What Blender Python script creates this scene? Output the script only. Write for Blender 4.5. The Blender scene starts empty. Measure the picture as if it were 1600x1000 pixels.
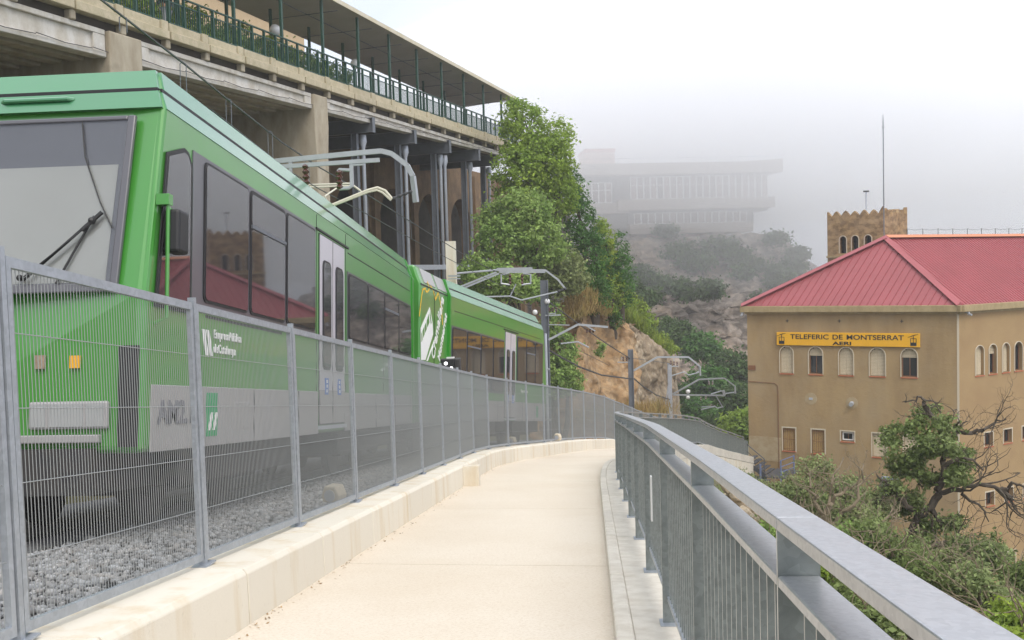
import bpy, bmesh, math, random
import numpy as np
from mathutils import Vector, Matrix, noise

S = bpy.context.scene
COL = S.collection
R_ = math.radians
random.seed(7)

# ------------------------------------------------------------------ camera
CAM = Vector((0.0, 0.0, 1.6))
YAW, PITCH, ROLL, FPX = R_(4.65), R_(2.862), 0.028, 1500.0
def _basis():
    f = Vector((-math.sin(YAW) * math.cos(PITCH), math.cos(YAW) * math.cos(PITCH), -math.sin(PITCH)))
    r = Vector((math.cos(YAW), math.sin(YAW), 0.0))
    u = r.cross(f)
    return r * math.cos(ROLL) - u * math.sin(ROLL), u * math.cos(ROLL) + r * math.sin(ROLL), f
CR, CU, CF = _basis()
cd = bpy.data.cameras.new('camera')
cam = bpy.data.objects.new('camera', cd)
COL.objects.link(cam)
cd.sensor_width = 36.0
cd.lens = 36.0 * FPX / 1600.0
cd.clip_start, cd.clip_end = 0.05, 3000.0
M = Matrix((CR, CU, -CF)).transposed().to_4x4()
M.translation = CAM
cam.matrix_world = M
S.camera = cam

def ray(px, py):
    return CR * ((px - 800) / FPX) - CU * ((py - 500) / FPX) + CF
def at(px, py, d):            # a place in the world: seen in that direction, d metres away along the view
    return CAM + ray(px, py) * d
def atY(px, py, y):
    r = ray(px, py)
    return CAM + r * (y / r.y)
def atX(px, py, x):
    r = ray(px, py)
    return CAM + r * (x / r.x)

# ------------------------------------------------------------------ world, sun, exposure
W = bpy.data.worlds.new('World')
S.world = W
W.use_nodes = True
nt = W.node_tree
nt.nodes.clear()
def N(tree, typ, **kw):
    n = tree.nodes.new(typ)
    for k, v in kw.items():
        if k in n.inputs: n.inputs[k].default_value = v
        else: setattr(n, k, v)
    return n
SUN_EL, SUN_AZ = R_(52), R_(150)      # azimuth measured from +Y towards +X
out = N(nt, 'ShaderNodeOutputWorld')
sky = N(nt, 'ShaderNodeTexSky')
sky.sky_type = 'NISHITA'
sky.sun_disc = False
sky.sun_elevation, sky.sun_rotation = SUN_EL, SUN_AZ
sky.air_density, sky.dust_density = 1.0, 4.0
bg1 = N(nt, 'ShaderNodeBackground', Strength=0.05)
nt.links.new(sky.outputs[0], bg1.inputs[0])
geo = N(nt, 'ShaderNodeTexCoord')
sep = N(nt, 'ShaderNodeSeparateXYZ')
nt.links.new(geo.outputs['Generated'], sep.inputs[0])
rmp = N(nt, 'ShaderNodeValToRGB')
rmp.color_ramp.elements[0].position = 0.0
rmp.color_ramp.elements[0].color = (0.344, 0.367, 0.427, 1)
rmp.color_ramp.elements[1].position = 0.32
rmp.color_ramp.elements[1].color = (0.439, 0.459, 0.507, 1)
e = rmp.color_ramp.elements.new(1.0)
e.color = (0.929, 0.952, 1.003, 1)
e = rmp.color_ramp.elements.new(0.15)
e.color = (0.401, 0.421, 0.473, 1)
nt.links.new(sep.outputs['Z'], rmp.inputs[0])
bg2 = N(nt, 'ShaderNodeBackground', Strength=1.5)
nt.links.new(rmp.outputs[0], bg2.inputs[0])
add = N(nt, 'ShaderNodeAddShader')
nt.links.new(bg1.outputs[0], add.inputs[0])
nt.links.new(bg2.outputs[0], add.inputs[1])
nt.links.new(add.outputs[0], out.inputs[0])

sl = bpy.data.lights.new('sun', 'SUN')
sl.energy = 1.1
sl.angle = R_(25)
sl.color = (1.0, 0.95, 0.87)
so = bpy.data.objects.new('sun', sl)
COL.objects.link(so)
so.location = (20, -30, 60)
sd = Vector((math.sin(SUN_AZ) * math.cos(SUN_EL), math.cos(SUN_AZ) * math.cos(SUN_EL), math.sin(SUN_EL)))
so.rotation_euler = (-sd).to_track_quat('-Z', 'Y').to_euler()

S.view_settings.view_transform = 'Standard'
S.view_settings.look = 'None'
S.view_settings.gamma = 1.0
S.view_settings.exposure = 0.29
S.view_settings.use_curve_mapping = False
S.cycles.use_denoising = True
S.cycles.max_bounces = 12
S.cycles.diffuse_bounces = 3
S.cycles.glossy_bounces = 3
S.cycles.transmission_bounces = 4
S.cycles.transparent_max_bounces = 12
S.cycles.volume_bounces = 10

# ------------------------------------------------------------------ mesh and object helpers
class MB:
    def __init__(s, T=None):
        s.v, s.f, s.T = [], [], T
    def add(s, vs, fs):
        b = len(s.v)
        if s.T is not None: vs = [s.T @ Vector(p) for p in vs]
        s.v.extend([tuple(p) for p in vs])
        s.f.extend([tuple(b + i for i in f) for f in fs])
        return s
    def box(s, x0, x1, y0, y1, z0, z1):
        return s.add([(x0, y0, z0), (x1, y0, z0), (x1, y1, z0), (x0, y1, z0), (x0, y0, z1), (x1, y0, z1), (x1, y1, z1), (x0, y1, z1)],
                     [(0, 3, 2, 1), (4, 5, 6, 7), (0, 1, 5, 4), (1, 2, 6, 5), (2, 3, 7, 6), (3, 0, 4, 7)])
    def hexa(s, p):          # 8 corners, bottom ring then top ring
        return s.add(p, [(0, 3, 2, 1), (4, 5, 6, 7), (0, 1, 5, 4), (1, 2, 6, 5), (2, 3, 7, 6), (3, 0, 4, 7)])
    def quad(s, a, b, c, d): return s.add([a, b, c, d], [(0, 1, 2, 3)])
    def poly(s, pts): return s.add(pts, [tuple(range(len(pts)))])
    def prism(s, pts, off):  # polygon (3d points) swept by the vector off
        n = len(pts); o = Vector(off)
        vs = [Vector(p) for p in pts] + [Vector(p) + o for p in pts]
        fs = [tuple(range(n))[::-1], tuple(range(n, 2 * n))]
        fs += [(i, (i + 1) % n, n + (i + 1) % n, n + i) for i in range(n)]
        return s.add(vs, fs)
    def tube(s, pts, r, k=6, cap=True):
        pts = [Vector(p) for p in pts]; n = len(pts)
        rs = r if isinstance(r, (list, tuple)) else [r] * n
        vs, fs = [], []
        ref = None
        for i, p in enumerate(pts):
            d = (pts[min(i + 1, n - 1)] - pts[max(i - 1, 0)])
            if d.length < 1e-9: d = Vector((0, 0, 1))
            d.normalize()
            if ref is None: ref = Vector((0, 0, 1)) if abs(d.z) < 0.9 else Vector((1, 0, 0))
            a = d.cross(ref)
            if a.length < 1e-4: a = d.cross(Vector((0.3, 1, 0.2)))
            a.normalize(); b = a.cross(d); ref = b
            for j in range(k):
                t = 2 * math.pi * (j + .5) / k
                vs.append(p + (a * math.cos(t) + b * math.sin(t)) * rs[i])
        for i in range(n - 1):
            for j in range(k):
                fs.append((i * k + j, i * k + (j + 1) % k, (i + 1) * k + (j + 1) % k, (i + 1) * k + j))
        if cap:
            fs.append(tuple(range(k))[::-1]); fs.append(tuple(range((n - 1) * k, n * k)))
        return s.add(vs, fs)
    def beam(s, p, q, w, h, up=(0, 0, 1)):   # rectangular bar from p to q
        p, q = Vector(p), Vector(q); d = (q - p).normalized()
        a = d.cross(Vector(up)); a.normalize(); b = a.cross(d)
        c = lambda o, i, j: o + a * (w / 2 * i) + b * (h / 2 * j)
        return s.hexa([c(p, -1, -1), c(p, 1, -1), c(q, 1, -1), c(q, -1, -1), c(p, -1, 1), c(p, 1, 1), c(q, 1, 1), c(q, -1, 1)])
    def ball(s, c, r, n=8, m=6, sq=(1, 1, 1)):
        c = Vector(c); vs = [c + Vector((0, 0, r * sq[2]))]; fs = []
        for i in range(1, m):
            a = math.pi * i / m
            for j in range(n):
                b = 2 * math.pi * j / n
                vs.append(c + Vector((math.sin(a) * math.cos(b) * sq[0], math.sin(a) * math.sin(b) * sq[1], math.cos(a) * sq[2])) * r)
        vs.append(c - Vector((0, 0, r * sq[2])))
        for j in range(n): fs.append((0, 1 + j, 1 + (j + 1) % n))
        for i in range(m - 2):
            for j in range(n):
                a = 1 + i * n
                fs.append((a + j, a + n + j, a + n + (j + 1) % n, a + (j + 1) % n))
        l = len(vs) - 1; a = 1 + (m - 2) * n
        for j in range(n): fs.append((l, a + (j + 1) % n, a + j))
        return s.add(vs, fs)

ORG = {}
def mesh_of(name, mb, mat, org=(0, 0, 0), smooth=False):
    me = bpy.data.meshes.new(name)
    o = Vector(org)
    me.from_pydata([tuple(Vector(p) - o) for p in mb.v], [], mb.f)
    if mat: me.materials.append(mat)
    if smooth: me.shade_smooth()
    me.update()
    return me
def tag(o, label=None, cat=None, group=None, kind=None):
    if label: o['label'] = label
    if cat: o['category'] = cat
    if group: o['group'] = group
    if kind: o['kind'] = kind
    return o
def root(name, loc, label=None, cat=None, group=None, kind=None):
    o = bpy.data.objects.new(name, None)
    COL.objects.link(o)
    o.location = loc
    o.empty_display_size = 0.2
    ORG[o.name] = Vector(loc)
    return tag(o, label, cat, group, kind)
def link(name, me, parent=None, loc=(0, 0, 0), rotz=0.0):
    o = bpy.data.objects.new(name, me)
    COL.objects.link(o)
    if parent is not None:
        o.parent = parent
        ORG[o.name] = ORG[parent.name]
    else:
        ORG[o.name] = Vector(loc)
    o.location = loc
    if rotz: o.rotation_euler[2] = rotz
    return o
def obj(name, mb, mat, parent=None, smooth=False, bevel=0.0, seg=2, angle=30, **tags):
    if not mb.v: return None
    if parent is not None: org = ORG[parent.name]
    else:
        a = np.array([tuple(p) for p in mb.v])
        org = Vector(((a[:, 0].min() + a[:, 0].max()) / 2, (a[:, 1].min() + a[:, 1].max()) / 2, a[:, 2].min()))
    me = mesh_of(name, mb, mat, org, smooth)
    o = link(name, me, parent, (0, 0, 0) if parent is not None else org)
    if bevel:
        m = o.modifiers.new('bevel', 'BEVEL'); m.width = bevel; m.segments = seg; m.limit_method = 'ANGLE'; m.angle_limit = R_(angle)
    return tag(o, **tags)
def place(name, me, parent, wloc, rotz=0.0, scale=None):     # a piece with shared mesh data standing at a world place
    o = bpy.data.objects.new(name, me)
    COL.objects.link(o)
    o.parent = parent
    o.location = Vector(wloc) - ORG[parent.name]
    if rotz: o.rotation_euler[2] = rotz
    if scale: o.scale = scale
    ORG[o.name] = Vector(wloc)
    return o
def np_obj(name, V, F, mat, parent=None, smooth=False, **tags):
    V = np.asarray(V, dtype=np.float32); F = np.asarray(F, dtype=np.int32)
    if parent is not None: org = np.array(ORG[parent.name], dtype=np.float32)
    else: org = np.array([(V[:, 0].min() + V[:, 0].max()) / 2, (V[:, 1].min() + V[:, 1].max()) / 2, V[:, 2].min()], dtype=np.float32)
    V = V - org
    k = F.shape[1]
    me = bpy.data.meshes.new(name)
    me.vertices.add(len(V)); me.vertices.foreach_set('co', V.ravel())
    me.loops.add(F.size); me.loops.foreach_set('vertex_index', F.ravel())
    me.polygons.add(len(F))
    me.polygons.foreach_set('loop_start', np.arange(0, F.size, k, dtype=np.int32))
    me.polygons.foreach_set('loop_total', np.full(len(F), k, dtype=np.int32))
    me.materials.append(mat)
    me.update(calc_edges=True)
    if smooth: me.shade_smooth()
    o = link(name, me, parent, (0, 0, 0) if parent is not None else tuple(float(c) for c in org))
    return tag(o, **tags)
def frame(o, xdir, up=(0, 0, 1)):    # local x along, local y away from the viewer's side (left of x), local z up
    x = Vector(xdir).normalized(); z = Vector(up).normalized(); y = z.cross(x).normalized(); z = x.cross(y)
    T = Matrix((x, y, z)).transposed().to_4x4(); T.translation = Vector(o)
    return T

# ------------------------------------------------------------------ materials
MATS = {}
def mat(name, c, rough=0.7, metal=0.0, c2=None, scale=4.0, amt=0.5, stretch=(1, 1, 1), bump=0.0, bscale=30.0, coat=0.0, spec=0.5, ior=None,
        c3=None, scale3=1.0, amt3=0.5, st3=(1, 1, 1), obj_rand=0.0, detail=5.0, lo=0.35, hi=0.65, lo3=0.45, hi3=0.7, emit=None, vor=0.0, vamp=.08, trans=0.0, island=0.0):
    m = bpy.data.materials.new(name); m.use_nodes = True
    t = m.node_tree; L = t.links
    b = t.nodes['Principled BSDF']
    b.inputs['Roughness'].default_value = rough
    b.inputs['Metallic'].default_value = metal
    b.inputs['Specular IOR Level'].default_value = spec
    if ior: b.inputs['IOR'].default_value = ior
    if coat:
        b.inputs['Coat Weight'].default_value = coat; b.inputs['Coat Roughness'].default_value = 0.06
    if emit:
        b.inputs['Emission Color'].default_value = (*emit[0], 1); b.inputs['Emission Strength'].default_value = emit[1]
    g = t.nodes.new('ShaderNodeNewGeometry')
    def nz(sc, st, det=detail):
        mp = t.nodes.new('ShaderNodeMapping'); mp.inputs['Scale'].default_value = [sc * q for q in st]
        L.new(g.outputs['Position'], mp.inputs[0])
        n = t.nodes.new('ShaderNodeTexNoise'); n.inputs['Scale'].default_value = 1.0; n.inputs['Detail'].default_value = det
        n.inputs['Roughness'].default_value = 0.62
        L.new(mp.outputs[0], n.inputs['Vector']); return n
    def mixc(fac, a, bb):
        x = t.nodes.new('ShaderNodeMix'); x.data_type = 'RGBA'
        L.new(fac, x.inputs[0])
        for i, q in ((6, a), (7, bb)):
            if hasattr(q, 'links'): L.new(q, x.inputs[i])
            else: x.inputs[i].default_value = (*q, 1)
        return x.outputs[2]
    def mr(src, lo_, hi_, a=0.0, z=1.0):
        x = t.nodes.new('ShaderNodeMapRange'); L.new(src, x.inputs[0])
        x.inputs[1].default_value, x.inputs[2].default_value, x.inputs[3].default_value, x.inputs[4].default_value = lo_, hi_, a, z
        return x.outputs[0]
    cur = c
    if c2: cur = mixc(mr(nz(scale, stretch).outputs[0], lo, hi, 0, amt), cur, c2)
    if c3: cur = mixc(mr(nz(scale3, st3).outputs[0], lo3, hi3, 0, amt3), cur, c3)
    if vor:
        mp = t.nodes.new('ShaderNodeMapping'); mp.inputs['Scale'].default_value = (vor, vor, vor)
        L.new(g.outputs['Position'], mp.inputs[0])
        v = t.nodes.new('ShaderNodeTexVoronoi'); v.inputs['Scale'].default_value = 1.0
        L.new(mp.outputs[0], v.inputs['Vector'])
        sp = t.nodes.new('ShaderNodeSeparateColor'); L.new(v.outputs['Color'], sp.inputs[0])
        L.new(mr(sp.outputs[0], 0, 1, rough - 0.05, rough + 0.05), b.inputs['Roughness'])
        hs = t.nodes.new('ShaderNodeHueSaturation')
        if hasattr(cur, 'links'): L.new(cur, hs.inputs['Color'])
        else: hs.inputs['Color'].default_value = (*cur, 1)
        L.new(mr(sp.outputs[1], 0, 1, 1 - vamp, 1 + vamp), hs.inputs['Value'])
        cur = hs.outputs[0]
    if obj_rand or island:
        hs = t.nodes.new('ShaderNodeHueSaturation')
        if hasattr(cur, 'links'): L.new(cur, hs.inputs['Color'])
        else: hs.inputs['Color'].default_value = (*cur, 1)
        k = obj_rand or island
        if obj_rand:
            oi = t.nodes.new('ShaderNodeObjectInfo'); src = oi.outputs['Random']
        else: src = g.outputs['Random Per Island']
        L.new(mr(src, 0, 1, 1 - k, 1 + k), hs.inputs['Value'])
        cur = hs.outputs[0]
    if hasattr(cur, 'links'): L.new(cur, b.inputs['Base Color'])
    else: b.inputs['Base Color'].default_value = (*cur, 1)
    if bump:
        bn = t.nodes.new('ShaderNodeBump'); bn.inputs['Strength'].default_value = min(1.0, bump); bn.inputs['Distance'].default_value = 0.02 if bump <= 1 else 0.02 * bump
        L.new(nz(bscale, (1, 1, 1)).outputs[0], bn.inputs['Height']); L.new(bn.outputs[0], b.inputs['Normal'])
    if trans:
        o = t.nodes['Material Output']
        tl = t.nodes.new('ShaderNodeBsdfTranslucent')
        if hasattr(cur, 'links'): L.new(cur, tl.inputs[0])
        else: tl.inputs[0].default_value = (*cur, 1)
        ms = t.nodes.new('ShaderNodeMixShader'); ms.inputs[0].default_value = trans
        L.new(b.outputs[0], ms.inputs[1]); L.new(tl.outputs[0], ms.inputs[2]); L.new(ms.outputs[0], o.inputs[0])
    MATS[name] = m
    return m

def glassy(name, tint, base):     # window glass one can look into: clear coat over a tinted pane
    m = bpy.data.materials.new(name); m.use_nodes = True
    t = m.node_tree; o = t.nodes['Material Output']; t.nodes.remove(t.nodes['Principled BSDF'])
    tr = N(t, 'ShaderNodeBsdfTransparent'); tr.inputs[0].default_value = (*tint, 1)
    gl = N(t, 'ShaderNodeBsdfGlossy'); gl.inputs['Roughness'].default_value = 0.01; gl.inputs[0].default_value = (0.95, 0.96, 1, 1)
    fr = N(t, 'ShaderNodeFresnel'); fr.inputs[0].default_value = base
    ms = N(t, 'ShaderNodeMixShader')
    t.links.new(fr.outputs[0], ms.inputs[0]); t.links.new(tr.outputs[0], ms.inputs[1]); t.links.new(gl.outputs[0], ms.inputs[2]); t.links.new(ms.outputs[0], o.inputs[0])
    return m

m_path = mat('path_concrete', (0.67, 0.60, 0.495), 0.9, c2=(0.60, 0.515, 0.40), scale=0.45, amt=0.7, c3=(0.48, 0.38, 0.26), scale3=45, amt3=0.5, bump=0.25, bscale=160)
m_wallc = mat('pale_concrete', (0.68, 0.63, 0.53), 0.85, c2=(0.56, 0.44, 0.27), scale=3.2, stretch=(1, 1, 0.12), amt=0.75, lo=0.5, hi=0.72, c3=(0.34, 0.28, 0.20), scale3=26, amt3=0.35, lo3=0.62, hi3=0.75, bump=0.12, bscale=50, obj_rand=0.05)
m_kerb = mat('kerb_concrete', (0.62, 0.58, 0.50), 0.85, c2=(0.45, 0.40, 0.32), scale=7, amt=0.6, bump=0.12, bscale=70, obj_rand=0.06)
m_galv = mat('galvanised_steel', (0.40, 0.43, 0.47), 0.45, 0.5, c2=(0.31, 0.335, 0.36), scale=9, amt=0.5, vor=34)
m_bal = mat('galvanised_flat_bar', (0.27, 0.30, 0.295), 0.45, 0.6, c2=(0.20, 0.225, 0.22), scale=14, amt=0.7, vor=40, vamp=.10)
m_edge_lit = mat('lit_bar_edge', (0.58, 0.565, 0.53), 0.5, 0.3)  # edges coloured paler than the faces for the light they catch
m_galv2 = mat('galvanised_steel_rail', (0.43, 0.445, 0.465), 0.34, 0.55, c2=(0.42, 0.425, 0.43), scale=3, amt=0.6, vor=90, bump=0.03, bscale=12)
m_wire = mat('galvanised_wire', (0.30, 0.315, 0.315), 0.5, 0.3)
m_steel = mat('painted_grey_steel', (0.155, 0.17, 0.195), 0.5, 0.2, c2=(0.11, 0.115, 0.125), scale=2.5, amt=0.5)
m_steel_l = mat('light_steel', (0.50, 0.535, 0.60), 0.45, 0.35, c2=(0.42, 0.43, 0.45), scale=4, amt=0.5)
m_dark = mat('dark_iron', (0.035, 0.035, 0.038), 0.55, 0.2, c2=(0.07, 0.06, 0.05), scale=6, amt=0.5)
m_black = mat('black_rubber', (0.015, 0.015, 0.016), 0.5)
m_green = mat('train_green_paint', (0.054, 0.27, 0.036), 0.28, ior=1.5, c2=(0.07, 0.265, 0.05), scale=0.8, amt=0.6, coat=0.7, c3=(0.075, 0.22, 0.055), scale3=1.4, st3=(1, 1, .3), amt3=0.35)
m_green_d = mat('train_green_no_sheen', (0.02, 0.22, 0.012), 0.4, coat=0.3)  # body green with the lack of sky reflection put into the colour
m_roof_g = mat('train_roof_paint', (0.045, 0.235, 0.092), 0.36, ior=1.55, c2=(0.06, 0.22, 0.105), scale=1.0, amt=0.5, coat=1.0)
m_grey = mat('train_grey_paint', (0.36, 0.35, 0.35), 0.4, c2=(0.30, 0.29, 0.28), scale=2.0, stretch=(1, 1, .4), amt=0.5, coat=0.4)
m_lilac = mat('train_pale_door_paint', (0.52, 0.50, 0.55), 0.35, coat=0.5)
m_band = mat('window_band_grey', (0.10, 0.10, 0.112), 0.35, coat=0.3)
m_glass = mat('dark_train_glass', (0.030, 0.032, 0.038), 0.03, spec=0.5, ior=2.3, c2=(0.05, 0.045, 0.045), scale=1.5, amt=0.6)
m_scr = glassy('windscreen_glass', (0.80, 0.82, 0.82), 1.55)
m_blind = mat('pale_blind', (0.74, 0.73, 0.69), 0.8, c2=(0.68, 0.67, 0.63), scale=1.2, amt=0.6)
m_cab = mat('cab_interior', (0.30, 0.30, 0.33), 0.7)
m_white = mat('white_paint', (0.78, 0.78, 0.76), 0.5)
m_yellow = mat('sign_yellow', (0.80, 0.42, 0.012), 0.5, c2=(0.72, 0.36, 0.01), scale=2, amt=0.4)
m_yline = mat('mountain_line_yellow', (0.78, 0.50, 0.03), 0.5)
m_letter = mat('black_lettering', (0.012, 0.012, 0.012), 0.6)
m_lgreen = mat('logo_green', (0.01, 0.30, 0.10), 0.5)
m_blue = mat('sticker_blue', (0.03, 0.14, 0.50), 0.5)
m_numb = mat('number_grey', (0.16, 0.16, 0.18), 0.5)
m_orange = mat('orange_red_paint', (0.75, 0.10, 0.02), 0.5)
m_ballast = mat('ballast_stone', (0.29, 0.30, 0.305), 0.9, c2=(0.20, 0.20, 0.20), scale=9, amt=0.7, island=0.38, c3=(0.33, 0.27, 0.21), scale3=5, amt3=0.35)
m_ballbed = mat('ballast_bed', (0.24, 0.245, 0.25), 0.95, c2=(0.10, 0.10, 0.10), scale=22, amt=0.85, bump=2.5, bscale=28)
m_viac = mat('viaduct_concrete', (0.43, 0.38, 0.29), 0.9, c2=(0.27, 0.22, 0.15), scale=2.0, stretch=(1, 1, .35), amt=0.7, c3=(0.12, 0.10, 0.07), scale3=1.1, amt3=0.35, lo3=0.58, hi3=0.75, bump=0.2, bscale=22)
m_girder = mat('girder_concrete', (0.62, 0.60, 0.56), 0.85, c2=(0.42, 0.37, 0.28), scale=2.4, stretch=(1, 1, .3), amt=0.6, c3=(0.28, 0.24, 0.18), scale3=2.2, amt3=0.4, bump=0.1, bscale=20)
m_slab = mat('parapet_concrete', (0.52, 0.45, 0.32), 0.9, c2=(0.38, 0.33, 0.21), scale=2.6, amt=0.7, c3=(0.26, 0.26, 0.16), scale3=7, amt3=0.35, bump=0.12, bscale=30, obj_rand=0.07)
m_soffit = mat('shaded_concrete', (0.06, 0.05, 0.038), 0.9, c2=(0.03, 0.026, 0.02), scale=1.5, amt=0.7)  # near-black tone paints the shade under the deck and behind the arches
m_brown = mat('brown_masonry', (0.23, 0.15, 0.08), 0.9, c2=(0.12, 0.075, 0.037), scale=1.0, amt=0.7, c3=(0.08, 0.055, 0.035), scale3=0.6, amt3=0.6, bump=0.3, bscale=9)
m_railgreen = mat('dark_green_rail_paint', (0.012, 0.055, 0.036), 0.45, c2=(0.03, 0.09, 0.068), scale=6, amt=0.4)
m_canopy = mat('canopy_soffit', (0.44, 0.42, 0.39), 0.8, c2=(0.36, 0.33, 0.29), scale=0.7, amt=0.6)
m_canedge = mat('canopy_edge', (0.62, 0.58, 0.46), 0.6, c2=(0.50, 0.42, 0.20), scale=2, amt=0.5)
m_beige = mat('beige_render', (0.58, 0.44, 0.27), 0.9, c2=(0.50, 0.36, 0.21), scale=2, amt=0.5, bump=0.1)
m_stucco = mat('brown_stucco', (0.37, 0.258, 0.125), 0.95, c2=(0.26, 0.175, 0.085), scale=0.8, amt=0.8, c3=(0.36, 0.285, 0.18), scale3=0.35, st3=(1, 1, .7), amt3=0.5, bump=0.9, bscale=5, stretch=(1, 1, .28))
m_stucco2 = mat('sandy_stucco', (0.37, 0.252, 0.12), 0.95, c2=(0.30, 0.19, 0.09), scale=0.5, amt=0.6, bump=0.5, bscale=14)
m_corn = mat('cornice_stone', (0.40, 0.31, 0.17), 0.9, c2=(0.29, 0.22, 0.11), scale=3, stretch=(1, 1, .4), amt=0.7, c3=(0.25, 0.19, 0.10), scale3=8, amt3=0.3)
m_tower = mat('tower_masonry', (0.33, 0.22, 0.105), 0.95, c2=(0.15, 0.09, 0.04), scale=1.5, amt=0.85, lo=.42, hi=.62, vor=3.2, vamp=.22, c3=(0.38, 0.28, 0.17), scale3=1.0, amt3=0.5, bump=0.6, bscale=8, stretch=(1, 1, 2.2))
m_redroof = mat('red_metal_roof', (0.33, 0.074, 0.082), 0.5, c2=(0.265, 0.062, 0.066), scale=0.5, amt=0.6, obj_rand=0.05)
m_ridge = mat('ridge_tile', (0.58, 0.22, 0.10), 0.7, c2=(0.48, 0.20, 0.13), scale=2, amt=0.6)
m_shutter = mat('cream_shutter', (0.58, 0.49, 0.34), 0.7, c2=(0.50, 0.41, 0.27), scale=4, amt=0.5)
m_ocher = mat('ochre_shutter', (0.50, 0.33, 0.12), 0.7, c2=(0.40, 0.26, 0.09), scale=3, amt=0.5)
m_brick = mat('brick_sill', (0.42, 0.13, 0.06), 0.85)
m_wood = mat('window_wood', (0.20, 0.09, 0.04), 0.6)
m_wpane = mat('window_pane', (0.025, 0.028, 0.03), 0.08, ior=1.5)
m_patch = mat('old_plaster_patch', (0.40, 0.32, 0.20), 0.95, c2=(0.32, 0.23, 0.12), scale=2.5, amt=0.8)
m_plaster = mat('pale_plaster_patch', (0.56, 0.49, 0.37), 0.9)
m_bluep = mat('pale_blue_panel', (0.34, 0.42, 0.56), 0.6)
m_navy = mat('blue_grey_rail', (0.13, 0.16, 0.27), 0.5)
m_stairs = mat('stair_steel', (0.055, 0.058, 0.066), 0.6)
m_porc = mat('brown_porcelain', (0.07, 0.022, 0.015), 0.25, coat=0.5)
m_cable = mat('cable_black', (0.05, 0.05, 0.052), 0.5)
m_arm = mat('catenary_arm', (0.40, 0.42, 0.44), 0.45, 0.4, c2=(0.33, 0.34, 0.35), scale=6, amt=0.5)
m_ctube = mat('cream_tube', (0.58, 0.55, 0.44), 0.5)
m_rock = mat('conglomerate_rock', (0.40, 0.265, 0.135), 0.95, c2=(0.25, 0.145, 0.065), scale=0.7, amt=0.8, stretch=(1, 1, .45), c3=(0.42, 0.33, 0.22), scale3=1.6, amt3=0.65, bump=4.0, bscale=2.6, vor=4.5, vamp=.22)
m_rock2 = mat('pale_grey_rock', (0.36, 0.285, 0.19), 0.95, c2=(0.24, 0.175, 0.11), scale=0.9, amt=0.8, stretch=(1, 1, .5), c3=(0.45, 0.385, 0.29), scale3=2.6, amt3=0.6, bump=4.0, bscale=3.2, vor=5.5, vamp=.22)
m_farrock = mat('far_rock', (0.32, 0.27, 0.225), 0.95, c2=(0.10, 0.08, 0.06), scale=0.45, amt=0.9, stretch=(1, 1, 1.9), c3=(0.33, 0.22, 0.12), scale3=0.09, amt3=0.6, bump=14.0, bscale=1.3, vor=1.5, vamp=.3)
m_soil = mat('hill_soil', (0.22, 0.14, 0.075), 0.95, c2=(0.12, 0.10, 0.045), scale=0.5, amt=0.8, bump=2.0, bscale=2)
m_lens = mat('grey_lamp_glass', (0.36, 0.37, 0.37), 0.25, coat=0.4)
m_valley = mat('valley_ground', (0.075, 0.080, 0.035), 0.95, c2=(0.15, 0.115, 0.06), scale=0.35, amt=0.8, bump=4.0, bscale=5)
m_rest = mat('restaurant_concrete', (0.42, 0.37, 0.32), 0.9, c2=(0.35, 0.30, 0.26), scale=0.3, amt=0.6)
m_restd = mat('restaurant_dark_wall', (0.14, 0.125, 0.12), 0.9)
m_pink = mat('pinkish_render', (0.55, 0.36, 0.28), 0.9)
m_restp = mat('curtained_pane', (0.26, 0.20, 0.18), 0.2, obj_rand=0.4)
m_bark = mat('oak_bark', (0.06, 0.045, 0.032), 0.95, c2=(0.12, 0.10, 0.075), scale=5, stretch=(1, 1, .3), amt=0.6, bump=0.5, bscale=18)
m_bark2 = mat('pale_bark', (0.24, 0.19, 0.125), 0.95, c2=(0.14, 0.11, 0.07), scale=5, amt=0.6)
m_stone = mat('loose_stone', (0.50, 0.42, 0.31), 0.95, c2=(0.36, 0.28, 0.18), scale=3, amt=0.6, obj_rand=0.2, bump=0.6, bscale=9)
m_stick = mat('faded_sticker', (0.34, 0.27, 0.18), 0.7, c2=(0.2, 0.15, 0.1), scale=30, amt=0.7)
m_jacket = mat('dark_jacket', (0.012, 0.012, 0.014), 0.9)
m_trous = mat('grey_trousers', (0.33, 0.33, 0.36), 0.9)
m_skin = mat('skin', (0.45, 0.25, 0.17), 0.6)
m_lamp = mat('white_globe', (0.75, 0.75, 0.74), 0.25, coat=0.5)
m_signal = mat('signal_light', (1, 1, 1), 0.4, emit=((0.95, 0.93, 1.0), 2.0))
m_fsheet = mat('grey_corrugated_sheet', (0.30, 0.32, 0.34), 0.6, c2=(0.20, 0.22, 0.24), scale=2.4, stretch=(3, 3, .1), amt=0.7)
m_litter = mat('dry_litter', (0.30, 0.20, 0.10), 0.9, island=.6)
def leaf(name, c, c2, sc=0.5, tr=0.35, isl=0.38):
    return mat(name, c, 0.65, c2=c2, scale=sc, amt=0.9, island=isl, trans=tr, spec=0.25)
l_bright = leaf('leaf_bright_green', (0.29, 0.395, 0.055), (0.19, 0.30, 0.05), 0.45)
l_mid = leaf('leaf_mid_green', (0.29, 0.395, 0.11), (0.19, 0.31, 0.075), 0.5)
l_dark = leaf('leaf_dark_green', (0.095, 0.21, 0.04), (0.06, 0.145, 0.035), 0.5)
l_yel = leaf('leaf_yellow_green', (0.30, 0.37, 0.05), (0.19, 0.29, 0.05), 0.6)
l_dry = leaf('dry_grass_blades', (0.44, 0.30, 0.12), (0.34, 0.29, 0.10), 0.8)
l_oak = leaf('leaf_holm_oak', (0.15, 0.205, 0.055), (0.24, 0.29, 0.11), 1.1)
l_olive = leaf('leaf_olive', (0.28, 0.32, 0.13), (0.19, 0.245, 0.09), 0.9)
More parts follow.
